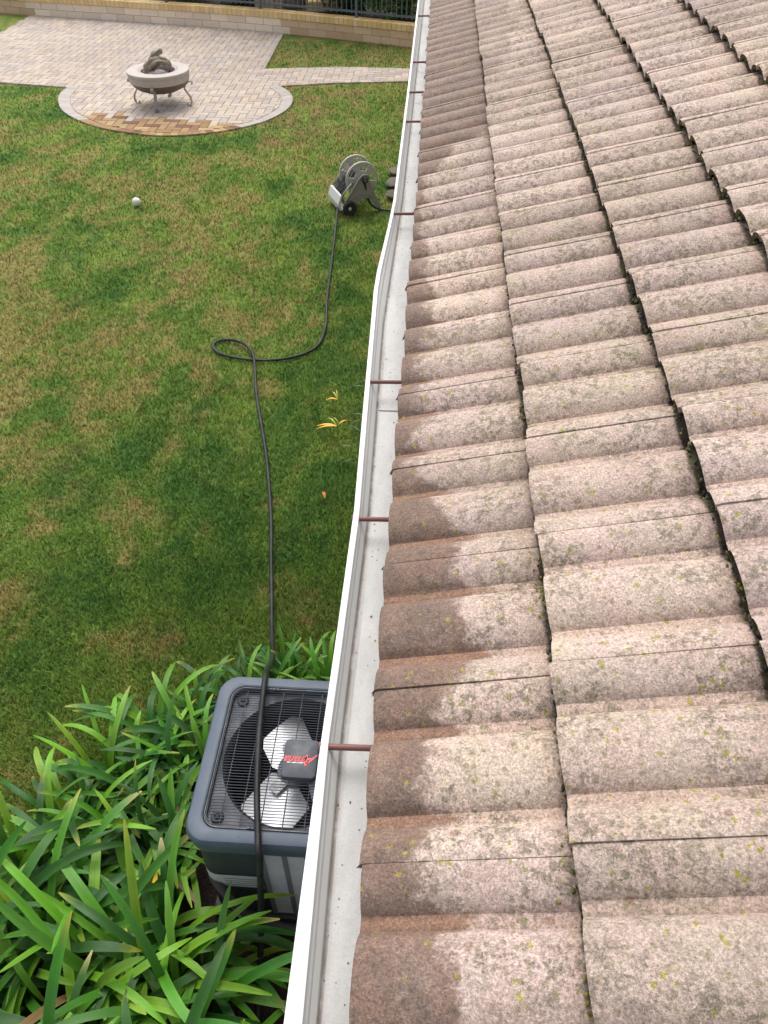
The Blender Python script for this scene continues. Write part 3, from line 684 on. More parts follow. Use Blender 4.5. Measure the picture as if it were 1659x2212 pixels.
for row in range(-1, 2):
    s = -0.2 * (row % 2)
    while s < Ltot - .45:
        sm_ = s + 0.2; (x, y), d = wall_at(sm_); nx, ny = -d[1], d[0]
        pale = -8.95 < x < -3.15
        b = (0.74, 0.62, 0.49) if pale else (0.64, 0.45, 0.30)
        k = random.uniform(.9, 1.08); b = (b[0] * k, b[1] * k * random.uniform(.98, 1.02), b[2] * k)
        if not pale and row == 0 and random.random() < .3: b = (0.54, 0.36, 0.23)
        rot = Matrix.Rotation(math.atan2(d[1], d[0]), 3, 'Z')
        dd = random.uniform(-.002, .002)
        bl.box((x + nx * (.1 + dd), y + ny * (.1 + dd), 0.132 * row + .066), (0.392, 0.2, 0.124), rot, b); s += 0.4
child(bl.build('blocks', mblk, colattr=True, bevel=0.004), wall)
mo_ = MB()
for i in range(len(wc_) - 1):
    a, b = wc_[i], wc_[i + 1]; L = math.dist(a, b); d = ((b[0] - a[0]) / L, (b[1] - a[1]) / L); nx, ny = -d[1], d[0]
    x, y = (a[0] + b[0]) / 2 + nx * .105, (a[1] + b[1]) / 2 + ny * .105
    mo_.box((x, y, .09), (L + .004 * (i % 2), 0.194, 0.345), Matrix.Rotation(math.atan2(d[1], d[0]), 3, 'Z'))
child(mo_.build('mortar', simple('mortar', (0.36, 0.29, 0.22), 0.95, 0, .15, 60)), wall)
cp = MB(); s = 0.05
while s < Ltot - .06:
    (x, y), d = wall_at(s); nx, ny = -d[1], d[0]; rot = Matrix.Rotation(math.atan2(d[1], d[0]), 3, 'Z')
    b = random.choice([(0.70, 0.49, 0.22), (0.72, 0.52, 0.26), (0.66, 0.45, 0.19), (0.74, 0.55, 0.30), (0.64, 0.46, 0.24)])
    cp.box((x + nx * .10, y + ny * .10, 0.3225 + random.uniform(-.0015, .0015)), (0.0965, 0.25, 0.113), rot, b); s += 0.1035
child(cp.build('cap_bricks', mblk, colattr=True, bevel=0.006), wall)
cm = MB()
for i in range(len(wc_) - 1):
    a, b = wc_[i], wc_[i + 1]; L = math.dist(a, b); d = ((b[0] - a[0]) / L, (b[1] - a[1]) / L); nx, ny = -d[1], d[0]
    cm.box(((a[0] + b[0]) / 2 + nx * .1, (a[1] + b[1]) / 2 + ny * .1, .321), (L, 0.235, 0.104), Matrix.Rotation(math.atan2(d[1], d[0]), 3, 'Z'))
child(cm.build('cap_mortar', bpy.data.materials['mortar']), wall)

# raised ground beyond the wall
tr = MB(); tr.prism([(a[0] + .02, a[1] + .18) for a in wc_] + [(2.8, 26), (-13.8, 26)], -.02, 0.30)
mearth = simple('bark_soil', (0.07, 0.045, 0.03), 0.95, 0, .4, 12, 1.0)
tag(tr.build('terrace_ground', mearth), kind='structure')

# metal fence standing on the wall
fence = empty('metal_fence', (-4, 18.3, 0.38)); tag(fence, 'blue grey metal picket fence standing on the brick cap', 'fence')
mfe = simple('fence_paint', (0.085, 0.11, 0.125), 0.45, 0, .15, 30)
fs_ = 0.3; posts = []
def near_s(xq): 
    ss_ = np.linspace(0, Ltot, 2000); return float(ss_[np.argmin([abs(wall_at(s)[0][0] - xq) for s in ss_])])
p_ref = near_s(-1.65)
p0 = p_ref
while p0 > 2.13: p0 -= 2.13
for z, nm in ((0.475, 'bottom_rail'), (1.42, 'top_rail')):
    r_ = MB(); pts = []
    for s in np.arange(p0, Ltot - .2, 0.35):
        (x, y), d = wall_at(s); pts.append((x - d[1] * .15, y + d[0] * .15, z))
    r_.strap(pts, (0, 0, 1), 0.034, 0.034); child(r_.build(nm, mfe), fence)
npk = 0; s = p0
while s < Ltot - .3:
    (x, y), d = wall_at(s); x -= d[1] * .15; y += d[0] * .15
    rot = Matrix.Rotation(math.atan2(d[1], d[0]), 3, 'Z'); rel = (s - p0) % 2.13
    if rel < 0.05 or rel > 2.08:
        m = MB(); m.box((x, y, .945), (.05, .05, 1.14), rot); m.box((x, y, 1.52), (.062, .062, .012), rot)
        child(m.build('post', mfe, bevel=.003), fence); s += 0.1065
        continue
    m = MB(); m.box((x, y, .955), (.016, .016, 1.04), rot); child(m.build('picket', mfe), fence); s += 0.1065

# leaves for shrubs
def leaf_cloud(n, cx, rad, leaf, cols, dens_noise=2.5, power=0.45):
    p = rng.normal(size=(n, 3)); p /= np.linalg.norm(p, axis=1)[:, None]; p *= (rng.random(n) ** power)[:, None]
    p = p * np.array(rad)[None]; kn = vnoise(p[:, 0] * dens_noise + p[:, 2] * 2 + 9, p[:, 1] * dens_noise + p[:, 2] * 1.7)
    lob = 1 + 0.35 * (vnoise(p[:, 0] * 3 + 50, p[:, 2] * 3) - .5); p = p * lob[:, None]; p = p[kn > .28]; n = len(p)
    p += np.array(cx)[None]; p = p[p[:, 2] > .31]; n = len(p)
    a = rng.normal(size=(n, 3)); a /= np.linalg.norm(a, axis=1)[:, None]; b = rng.normal(size=(n, 3)); b -= a * (a * b).sum(1)[:, None]; b /= np.linalg.norm(b, axis=1)[:, None]
    l = leaf * rng.uniform(.6, 1.2, n)[:, None]; q = np.cross(a, b)
    V = np.stack([p - a * l, p + b * l * .42 + q * l * .12, p + a * l, p - b * l * .42 + q * l * .12], 1).reshape(-1, 3)
    c = np.array(cols)[rng.integers(0, len(cols), n)] * rng.uniform(.6, 1.35, (n, 1))
    return V, np.arange(n * 4).reshape(-1, 4), np.repeat(c, 4, 0)
mleaf = colmat('leaf', 0.5, 20, 0.1, 0, 0.4, 0.25)
mbark = NT('bark'); n1 = mbark.noise(6, 6, .7, mbark.map((9, 9, 1.2))); mbark.bump(n1, 1, .03); mbark.fin(mbark.mix(n1, (0.07, 0.055, 0.045), (0.27, 0.22, 0.18)), .95)
GRD = [(0.02, 0.05, 0.012), (0.035, 0.08, 0.018), (0.06, 0.13, 0.025), (0.015, 0.035, 0.012)]
def shrub(x, y, rad, n, label, cols=GRD, leaf=.05, zc=None):
    t = empty('shrub', (x, y, .3)); zc = zc or .3 + rad[2] * .75
    V, F, c = leaf_cloud(n, (0, 0, zc - .3 + .3), rad, leaf, cols); V[:, 2] -= .3; 
    o = np_mesh('foliage', V, F, mleaf, cols=c); o.parent = t
    st = MB()
    for k in range(6):
        a = random.uniform(0, 6.28); rr = random.uniform(.3, .8)
        st.tube([(0.05 * math.cos(a), .05 * math.sin(a), -.02), (rad[0] * .4 * rr * math.cos(a), rad[1] * .4 * rr * math.sin(a), rad[2] * .5), (rad[0] * .8 * rr * math.cos(a), rad[1] * .8 * rr * math.sin(a), rad[2] * 1.2)], [.025, .018, .006], 6)
    st.build('stems', mbark.m, t, smooth=True)
    tag(t, label, 'shrub', 'shrubs behind the metal fence')
GRB = [(0.05, 0.12, 0.02), (0.10, 0.21, 0.03), (0.16, 0.30, 0.04), (0.03, 0.07, 0.015)]  # brighter leaf greens
shrub(-0.75, 17.95, (.75, .5, .9), 9000, 'bright leafy green shrub behind the fence, nearest the gutter', GRB, .045)
shrub(-1.85, 18.45, (.62, .5, .9), 8000, 'dark green shrub behind the fence, right of the block steps', GRD)
shrub(0.7, 17.6, (.8, .5, .9), 5000, 'shrub behind the fence hidden mostly by the roof edge', GRD)
shrub(-4.15, 19.15, (.62, .5, .9), 7000, 'dark shrub behind the fence, left of the tree trunk', GRD)
shrub(-5.4, 19.55, (.75, .5, .9), 7000, 'dark brownish shrub behind the left end of the fence', [(0.03, 0.035, 0.015), (0.05, 0.06, 0.02), (0.07, 0.05, 0.03)])
shrub(-7.2, 20.2, (1.0, .5, .9), 5000, 'dark shrub behind the fence, above the far left of the patio', GRD)
shrub(-3.1, 20.6, (1.6, .6, 1.0), 8000, 'dark green shrub standing behind the tree trunk', GRD)
shrub(-1.5, 20.2, (1.6, .6, 1.0), 8000, 'dark green shrub standing behind the block steps', GRD)
# tree with a thick grey trunk
tree = empty('tree', (-3.03, 18.85, .3)); tag(tree, 'tree with thick grey furrowed trunk behind the fence', 'tree')
tk = MB(); tk.tube([(0, 0, -.05), (0.0, 0, .15), (.02, 0, .6), (.05, .03, 1.4), (0, .05, 2.4)], [.27, .225, .205, .19, .16], 20)
for a in (0.3, 2.2, 4.4): tk.tube([(0, .05, 2.2), (.6 * math.cos(a), .6 * math.sin(a), 3.0), (1.3 * math.cos(a), 1.3 * math.sin(a), 3.7)], [.12, .08, .03], 10)
tk.build('trunk', mbark.m, tree, smooth=True)
V, F, c = leaf_cloud(9000, (0, .4, 4.3), (1.6, 1.4, 1.1), .07, GRD); V[:, 2] -= 0
o = np_mesh('crown', V, F, mleaf, cols=c); o.parent = tree
# block pillar and steps beyond
pb = MB()
for r_ in range(6):
    for q in range(2): pb.box((-3.62 + (q - .5) * .2, 18.75, .30 + .1 + r_ * .2), (.196, .3, .194), None, (0.50 * random.uniform(.9, 1.05), 0.36, 0.27))
tag(pb.build('block_pillar', mblk, colattr=True, bevel=.004), 'pinkish concrete block pillar behind the fence, left of the tree trunk', 'pillar')
sb = MB(); tag_ = None
for r_ in range(5):
    for q in range(3): sb.box((-2.30 + (q - 1) * .27 + (r_ % 2) * .0, 18.55 + r_ * .26, .30 + .07 + r_ * .14), (.264, .27, .136), None, (0.56 * random.uniform(.92, 1.05), 0.42, 0.26))
    for q in range(7): sb.box((-2.30 + (q - 3) * .115, 18.55 + r_ * .26 - .02, .30 + .14 + r_ * .14 + .021), (.111, .28, .04), None, (0.60 * random.uniform(.92, 1.05), 0.42, 0.20))
tag(sb.build('block_steps', mblk, colattr=True, bevel=.004), 'tan block garden steps behind the fence, right of the tree trunk', 'steps')

# ------------------------------------------------------------------ fire pit with driftwood
fp = empty('fire_pit', (-4.30, 13.10, 0.014)); tag(fp, 'round stone rimmed fire pit on scrolled iron legs, on the patio bulge', 'fire pit')
mst = NT('cast_stone'); n1 = mst.noise(40, 5, .7); c = mst.mix(mst.noise(5, 4), (0.43, 0.375, 0.345), (0.52, 0.46, 0.42)); c = mst.mix(1, c, mst.ramp(n1, .3, .7, .88, 1.1, False), 'MULTIPLY'); mst.bump(n1, .3, .004); mst.fin(c, .85)
rg = MB(); rg.lathe([(.262, .475), (.262, .484), (.275, .492), (.46, .498), (.474, .494), (.478, .482), (.474, .448), (.468, .441), (.466, .438), (.472, .432), (.468, .395), (.456, .352), (.44, .345), (.30, .36), (.262, .43), (.262, .475)], 64)
rg.build('stone_rim', mst.m, fp, auto=35)
hl = MB()
for k in range(28):
    a = 2 * math.pi * k / 28; hl.lathe([(.001, .4975), (.0085, .4975), (.0085, .4995), (.001, .4995)], 10, (.295 * math.cos(a), .295 * math.sin(a), 0))
hl.build('vent_studs', simple('dark_metal', (0.10, 0.085, 0.075), .5, .6), fp)
miron = simple('old_iron', (0.14, 0.115, 0.10), .6, .5, .3, 40)
bw = MB(); bw.lathe([(.262, .44), (.23, .40), (.001, .395)], 48); bw.lathe([(.455, .353), (.42, .30), (.35, .245), (.25, .205), (.12, .187), (.001, .183)], 48)
bw.build('bowl', simple('bowl_iron', (0.16, 0.125, 0.105), .55, .4, .3, 30), fp, smooth=True)
ml2 = simple('leg_iron', (0.30, 0.26, 0.25), .6, .3, .2, 50)
for k, a in enumerate((-88, -5, 92, 176)):
    ca, sa = math.cos(R(a)), math.sin(R(a)); m = MB()
    prof2 = catmull([(.515, 0, .305), (.522, 0, .325), (.51, 0, .345), (.485, 0, .35), (.455, 0, .335), (.415, 0, .30), (.385, 0, .255), (.395, 0, .215), (.43, 0, .165), (.462, 0, .11), (.470, 0, .055), (.455, 0, .02), (.43, 0, .006), (.405, 0, .008), (.395, 0, .022), (.405, 0, .032)], 3)
    m.strap([(p.x * ca, p.x * sa, p.z) for p in prof2], (-sa, ca, 0), .045, .012)
    br = catmull([(.385, 0, .255), (.35, 0, .262), (.31, 0, .258), (.28, 0, .235)], 3); m.strap([(p.x * ca, p.x * sa, p.z) for p in br], (-sa, ca, 0), .035, .010)
    m.build('leg', ml2, fp)
    m2 = MB(); m2.strap([((.425) * ca, .425 * sa, .345), ((.392) * ca, .392 * sa, .27)], (-sa, ca, 0), .03, .009); 
mdw = NT('driftwood'); n1 = mdw.noise(5, 6, .75, mdw.map((3, 14, 14), (0, 0, .5)), 1.5); mdw.bump(n1, 1, .02); mdw.fin(mdw.mix(mdw.ramp(n1, .35, .65), (0.22, 0.17, 0.12), (0.58, 0.49, 0.38)), .9)
def gnarl(name, pts, rad, label, mat=mdw.m):
    m = MB(); P = catmull(pts, 6); rs = np.interp(np.linspace(0, 1, len(P)), np.linspace(0, 1, len(rad)), rad); m.tube(P, list(rs), 24)
    for i, v in enumerate(m.v):
        p = Vector(v); d = mnoise.noise(p * 9) * .035 + mnoise.noise(Vector((p.x * 12, p.y * 45, p.z * 45))) * .014; c0 = P[min(i // 24, len(P) - 1)]; dr = (p - c0); an = 2 * math.pi * (i % 24) / 24; d += .016 * math.sin(4 * an + i // 24 * .22) + .010 * math.sin(7 * an - i // 24 * .1)
        if dr.length > 1e-5: m.v[i] = tuple(p + dr.normalized() * d * min(1, dr.length / .05))
    o = m.build(name, mat, smooth=True); tag(o, label, 'driftwood'); return o
ox, oy, oz = -4.30, 13.10, .48
gnarl('driftwood_log', [(ox - .17, oy - .14, oz - .01), (ox - .13, oy - .08, oz + .06), (ox - .04, oy - .02, oz + .13), (ox + .08, oy - .02, oz + .155), (ox + .19, oy - .03, oz + .12), (ox + .21, oy - .05, oz + .06)], [.03, .055, .06, .05, .04, .02], 'large gnarled driftwood log arching over the fire pit')
gnarl('driftwood_branch', [(ox - .13, oy + .06, oz + .0), (ox - .09, oy + .05, oz + .12), (ox - .02, oy + .05, oz + .20), (ox + .06, oy + .05, oz + .26), (ox + .085, oy + .05, oz + .30)], [.03, .04, .045, .03, .008], 'smaller driftwood piece rising to a point behind the big log')
def stone(name, p, r, col, label, cat='rock', seed=0, flat=1.0):
    bm_ = bmesh.new(); bmesh.ops.create_icosphere(bm_, subdivisions=3, radius=1)
    for v in bm_.verts:
        q = v.co.copy(); d = 1 + .35 * mnoise.noise(q * 1.1 + Vector((seed * 3.7, 0, 0))) + .12 * mnoise.noise(q * 3 + Vector((seed, 5, 0)))
        v.co = Vector((q.x * r[0], q.y * r[1], q.z * r[2])) * d
    me = bpy.data.meshes.new(name); bm_.to_mesh(me); bm_.free(); me.shade_smooth()
    me.materials.append(simple('stone_' + str(seed), col, .85, 0, .25, 30, .6)); o = bpy.data.objects.new(name, me); C.objects.link(o); o.location = p
    tag(o, label, cat); return o
stone('grey_rock', (ox + .07, oy - .13, oz - .005), (.11, .06, .065), (0.36, 0.34, 0.32), 'pale grey rock in the fire pit below the log', seed=1)
stone('dark_rock', (ox + .20, oy - .03, oz - .02), (.05, .05, .045), (0.06, 0.055, 0.05), 'small dark rock at the right inside the fire pit', seed=2)
stone('charred_rock', (ox - .04, oy - .19, oz - .04), (.06, .04, .04), (0.05, 0.045, 0.04), 'small charred rock at the front inside the fire pit', seed=3)

# ------------------------------------------------------------------ ball
bl_ = MB()
me = bpy.data.meshes.new('ball'); bm_ = bmesh.new(); bmesh.ops.create_uvsphere(bm_, u_segments=32, v_segments=20, radius=.05); bm_.to_mesh(me); bm_.free(); me.shade_smooth()
ball = bpy.data.objects.new('ball', me); C.objects.link(ball); ball.location = (-3.555, 9.13, .052)
mb = NT('ball_leather'); n1 = mb.noise(40, 4, .7); mb.bump(n1, .3, .004); mb.fin(mb.mix(mb.ramp(n1, .55, .75), (0.72, 0.72, 0.66), (0.40, 0.40, 0.36)), .6); me.materials.append(mb.m)
tag(ball, 'scuffed white ball lying on the lawn', 'ball')
st = MB(); st.tube([(.0505 * math.cos(t) * math.cos(.5 * math.sin(2 * t)), .0505 * math.sin(t) * math.cos(.5 * math.sin(2 * t)), .0505 * math.sin(.5 * math.sin(2 * t))) for t in np.linspace(0, 2 * math.pi, 60)], .0012, 5)
st.build('seam', simple('ball_seam', (0.30, 0.30, 0.29), .7), ball)

# ------------------------------------------------------------------ hose reel cart
RZ = math.atan2(-.91, .42)
reel = empty('hose_reel', (-0.87, 9.30, 0), RZ); tag(reel, 'grey plastic hose reel cart with two spoked discs, on the lawn beside the gutter', 'hose reel')
mgp = simple('taupe_plastic', (0.26, 0.235, 0.22), .5, 0, .06, 20); mlp = simple('pale_grey_plastic', (0.47, 0.445, 0.415), .5, 0, .06, 20); mbk = simple('black_rubber', (0.018, 0.018, 0.020), .55, 0, .2, 40); mltray = simple('light_tray_plastic', (0.60, 0.585, 0.57), .45, 0, .05, 20)
fpoly = [(-.27, .03), (-.265, .12), (-.235, .17), (-.06, .405), (-.03, .43), (.0, .437), (.03, .43), (.055, .405), (.10, .27), (.20, .06), (.215, .0), (.17, -.0), (.145, .03), (.10, .13), (.045, .165), (-.03, .165), (-.09, .125), (-.125, .06), (-.14, .03)]
for x in (-.205, .205):
    m = MB(); m.prism(fpoly, x - .014, x + .014, axis='X'); f_ = m.build('side_frame', mgp, reel, bevel=.006)
    m = MB(); sx = 1 if x > 0 else -1
    m.tube([(x + sx * .016, a, b) for a, b in [(-.262, .12), (-.235, .172), (-.06, .408), (-.03, .433), (.0, .44), (.03, .433), (.056, .408)]], .009, 8)
    m.tube([(x + sx * .016, a, b) for a, b in [(-.235, .12), (-.2, .165), (-.12, .215), (-.04, .225), (.03, .21), (.08, .175)]], .006, 8)
    m.build('rib', mgp, f_, smooth=True)
for x in (-.12, .12):
    m = MB(); m.lathe([(.172, x - .012), (.196, x - .012), (.200, x), (.196, x + .012), (.172, x + .012), (.172, x - .012)], 48, (0, 0, .36), 'X')
    m.v = [(p[0], p[1], p[2]) for p in m.v]
    m.lathe([(.001, x - .009), (.075, x - .009), (.095, x - .004), (.095, x + .004), (.075, x + .009), (.001, x + .009)], 32, (0, 0, .36), 'X')
    for k in range(5):
        a = 2 * math.pi * k / 5 + .4; m.lathe([(.09, x - .006), (.178, x - .006), (.178, x + .006), (.09, x + .006), (.09, x - .006)], 6, (0, 0, .36), 'X', a, a + .62)
    m.build('disc', mlp, reel, auto=40)
    m = MB(); m.lathe([(.140, x + (.006)), (.146, x + .010), (.152, x + .006)], 40, (0, 0, .36), 'X'); m.build('disc_ring', mlp, reel, smooth=True)
m = MB(); m.lathe([(.07, -.12), (.07, .12)], 28, (0, 0, .36), 'X'); m.build('drum', mgp, reel, smooth=True)
m = MB()
for t_ in range(7): m.lathe([(.072 + .0, -.11 + t_ * .027), (.0835, -.103 + t_ * .027), (.087, -.0965 + t_ * .027), (.0835, -.09 + t_ * .027), (.072, -.083 + t_ * .027)], 28, (0, 0, .36), 'X')
m.build('wound_hose', mbk, reel, smooth=True)
m = MB(); m.lathe([(.001, .255), (.026, .255), (.032, .25), (.034, .235), (.034, .219)], 24, (0, 0, .385), 'X'); hb = m.build('hub_cap', mbk, reel, smooth=True)
m = MB()
for a in (0, math.pi / 2): m.box((.256, 0, .385), (.004, .034 if a == 0 else .006, .006 if a == 0 else .034))
m.build('hub_cross', mgp, hb)
for x in (-.245, .245):
    m = MB(); m.lathe([(.05, x - .02), (.078, x - .022), (.086, x - .014), (.086, x + .014), (.078, x + .022), (.05, x + .02), (.045, x + .012), (.001, x + .012)], 36, (0, -.2, .088), 'X'); w_ = m.build('wheel', mbk, reel, auto=40)
    m = MB(); m.lathe([(.001, x + .021), (.018, x + .021), (.021, x + .016), (.021, x + .006)], 20, (0, -.2, .088), 'X'); m.build('hub', mlp, w_, smooth=True)
m = MB(); m.tube([(-.24, -.2, .088), (.24, -.2, .088)], .01, 8); m.build('axle', mbk, reel)
m = MB(); m.prism([(-.31, .05), (-.325, .13), (-.29, .225), (-.265, .225), (-.295, .13), (-.28, .06)], -.19, .19, axis='X'); m.box((0, -.245, .055), (.38, .09, .012)); m.build('tray', mltray, reel, bevel=.008)
m = MB()
for k in range(8): m.box((-.165 + k * .047, -.195, .285), (.012, .17, .008), Matrix.Rotation(R(42), 3, 'X'))
m.build('basket_slats', mbk, reel)
m = MB(); m.tube([(-.19, -.28, .22), (-.19, -.13, .37), (-.19, -.10, .39)], .009, 8); m.build('basket_rail', mlp, reel, smooth=True); m = MB(); m.tube([(.185, -.28, .22), (.185, -.15, .35)], .009, 8); m.build('basket_rail', mlp, reel, smooth=True)
# hoses
mhose = NT('rubber_hose'); n1 = mhose.noise(120, 3, .7); mhose.fin(mhose.mix(mhose.ramp(mhose.noise(9, 4, .6), .4, .65), (0.012, 0.012, 0.014), (0.028, 0.029, 0.032)), .5, 0, .3); mhose.bump(n1, .2, .002)
HP = [(-0.985, 9.36, .30), (-1.05, 9.27, .22), (-1.10, 9.2, .10)] + HOSE[1:]
m = MB(); m.tube(catmull(HP, 6), .0130, 12)
hose = m.build('garden_hose', mhose.m, smooth=True); tag(hose, 'long black hose looping across the lawn and over the air conditioner', 'hose')
m = MB(); m.tube(catmull([(-.80, 9.08, .385), (-.775, 9.10, .33), (-.755, 9.14, .2), (-.73, 9.18, .10), (-.66, 9.17, .035), (-.56, 9.14, .022), (-.45, 9.13, .02), (-.3, 9.12, .02), (-.1, 9.2, .02), (.2, 9.3, .02), (.40, 9.3, .12), (.42, 9.3, .4)], 6), .012, 12)
m.build('supply_hose', mhose.m, smooth=True); tag(bpy.data.objects['supply_hose'], 'short black hose from the reel hub to under the gutter', 'hose')

# stones stacked by the house wall
for k, (x, y, z, r_, cl, lb) in enumerate([(-.47, 9.55, .05, (.09, .13, .028), (0.10, 0.085, 0.06), 'rough brown edging stone beside the hose reel, nearest the camera'), (-.48, 9.95, .05, (.09, .15, .028), (0.13, 0.11, 0.08), 'rough grey brown edging stone by the gutter, middle of three'), (-.47, 10.35, .05, (.09, .14, .028), (0.14, 0.11, 0.075), 'rough tan edging stone by the gutter, farthest of three')]):
    stone('edging_stone', (x, y, z), r_, cl, lb, 'stone', seed=10 + k)['group'] = 'edging stones under the gutter'
# ------------------------------------------------------------------ air conditioner
AX, AY, AZ = -0.47, 1.575, 0.10
ac = empty('air_conditioner', (AX, AY, AZ)); tag(ac, 'dark slate blue outdoor air conditioning unit among strap leaved plants', 'air conditioner')
mslate = NT('slate_plastic'); n1 = mslate.noise(8, 4, .6); n2 = mslate.noise(200, 3, .7); vd, vc = mslate.vor(26); sp = mslate.n('ShaderNodeSeparateColor'); mslate.put(sp.inputs[0], vc)
c = mslate.mix(mslate.ramp(n1, .3, .7), (0.072, 0.095, 0.130), (0.092, 0.115, 0.150)); c = mslate.mix(mslate.math('MULTIPLY', mslate.ramp(mslate.math('ADD', vd, mslate.math('MULTIPLY', n2, .2)), .16, .2, .8, 0), mslate.ramp(sp.outputs[0], .86, .88)), c, (0.03, 0.03, 0.03))
mslate.bump(n2, .12, .002); mslate.fin(c, .48, 0, .35)
mdk = simple('dark_slate', (0.035, 0.042, 0.05), .5, 0, .15, 20); mgr_ = simple('guard_grey', (0.15, 0.165, 0.185), .5, 0, .15, 12); mwire = simple('black_wire', (0.022, 0.026, 0.038), .4, 0, .1, 20)
def rr(hx, hy, r, n=8):
    out = []
    for cx, cy, a0 in ((hx - r, hy - r, 0), (-hx + r, hy - r, 90), (-hx + r, -hy + r, 180), (hx - r, -hy + r, 270)):
        for k in range(n + 1):
            a = R(a0 + 90 * k / n); out.append((cx + r * math.cos(a), cy + r * math.sin(a)))
    return out
def rings(mb, rs, close=True):
    n = len(rs[0][0]); vs = []
    for poly, z in rs: vs += [(x, y, z) for x, y in poly]
    fs = [(i * n + k, i * n + (k + 1) % n, (i + 1) * n + (k + 1) % n, (i + 1) * n + k) for i in range(len(rs) - 1) for k in range(n)]
    mb.add(vs, fs)
TZ = 0.745   # top of lid above the pad
m = MB(); H = .378
rings(m, [(rr(H - .03, H - .03, .07), TZ - .105), (rr(H - .008, H - .008, .085), TZ - .10), (rr(H - .004, H - .004, .088), TZ - .06), (rr(H, H, .09), TZ - .035), (rr(H - .003, H - .003, .088), TZ - .018), (rr(H - .010, H - .010, .084), TZ - .004), (rr(H - .020, H - .020, .078), TZ),
          (rr(.322, .326, .062), TZ), (rr(.316, .320, .060), TZ - .003), (rr(.312, .316, .058), TZ - .012), (rr(.308, .312, .055), TZ - .012), (rr(.304, .308, .052), TZ - .03)])
lid = m.build('lid', mslate.m, ac, auto=24)
# deck plate below the grille with the round fan opening
m = MB(); n = 64; outer = []
sq = rr(.304, .308, .052, 15)
vs = []; 
for k in range(n):
    a = 2 * math.pi * k / n + math.pi / n; outer.append((math.cos(a), math.sin(a)))
def sqpt(a):
    c_, s_ = math.cos(a), math.sin(a); t = min(.304 / max(abs(c_), 1e-6), .308 / max(abs(s_), 1e-6)); return (c_ * t * .999, s_ * t * .999)
fr = .292
for k in range(n):
    a = 2 * math.pi * k / n; x, y = sqpt(a); vs += [(x, y, TZ - .035), (fr * math.cos(a), fr * math.sin(a), TZ - .04)]
fs = [(k * 2, ((k + 1) % n) * 2, ((k + 1) % n) * 2 + 1, k * 2 + 1) for k in range(n)]
m.add(vs, fs); m.build('fan_shroud', simple('shroud_plastic', (0.060, 0.070, 0.098), .5, 0, .1, 20), ac, auto=50)
m = MB(); m.lathe([(.2925, TZ - .0385), (.283, TZ - .046), (.279, TZ - .07), (.279, TZ - .30)], 64); m.build('fan_ring', simple('ring_black', (.014, .015, .018), .5), ac, smooth=True)
for sx, sy in ((-1, -1), (-1, 1), (1, -1), (1, 1)):
    m = MB(); m.lathe([(.026, TZ - .034), (.024, TZ - .026), (.014, TZ - .026), (.012, TZ - .030), (.001, TZ - .030)], 24, (sx * .262, sy * .262, 0)); m.lathe([(.001, TZ - .021), (.008, TZ - .022), (.009, TZ - .029)], 12, (sx * .262, sy * .262, 0)); m.build('screw_boss', mdk, ac, smooth=True)
# wire guard
m = MB(); k = 0
yy = -.300
while yy <= .301:
    hx = .300 if abs(yy) < .26 else .300 - (.045 - math.sqrt(max(0, .045 ** 2 - (abs(yy) - .26) ** 2)))
    zz = TZ - .008 + .006 * (1 - (yy / .3) ** 2)
    m.tube([(-hx, yy, TZ - .012), (-hx * .9, yy, zz), (0, yy, zz + .003), (hx * .9, yy, zz), (hx, yy, TZ - .012)], .0017, 5, cap=False); yy += .0122
for x in (-.245, -.165, -.085, 0, .085, .165, .245):
    m.tube([(x, -.302, TZ - .016), (x, -.15, TZ - .009), (x, 0, TZ - .006), (x, .15, TZ - .009), (x, .302, TZ - .016)], .0023, 6)
o = m.build('fan_guard', mwire, ac)
m = MB()
for q in (.006, .0): m.tube([(x * (1 - q * 2), y * (1 - q * 2), TZ - .006 - q) for x, y in rr(.309, .313, .055)] + [(rr(.309, .313, .055)[0][0], rr(.309, .313, .055)[0][1], TZ - .006 - q)], .0032, 6)
m.build('guard_frame', mwire, ac)
m = MB()
for x, y in ((-.12, .310), (.12, .310), (-.12, -.310), (.12, -.310)): m.box((x, y, TZ - .003), (.028, .011, .008)); m.box((x, y, TZ + .002), (.008, .008, .004))
m.build('guard_clips', mdk, ac, bevel=.002)
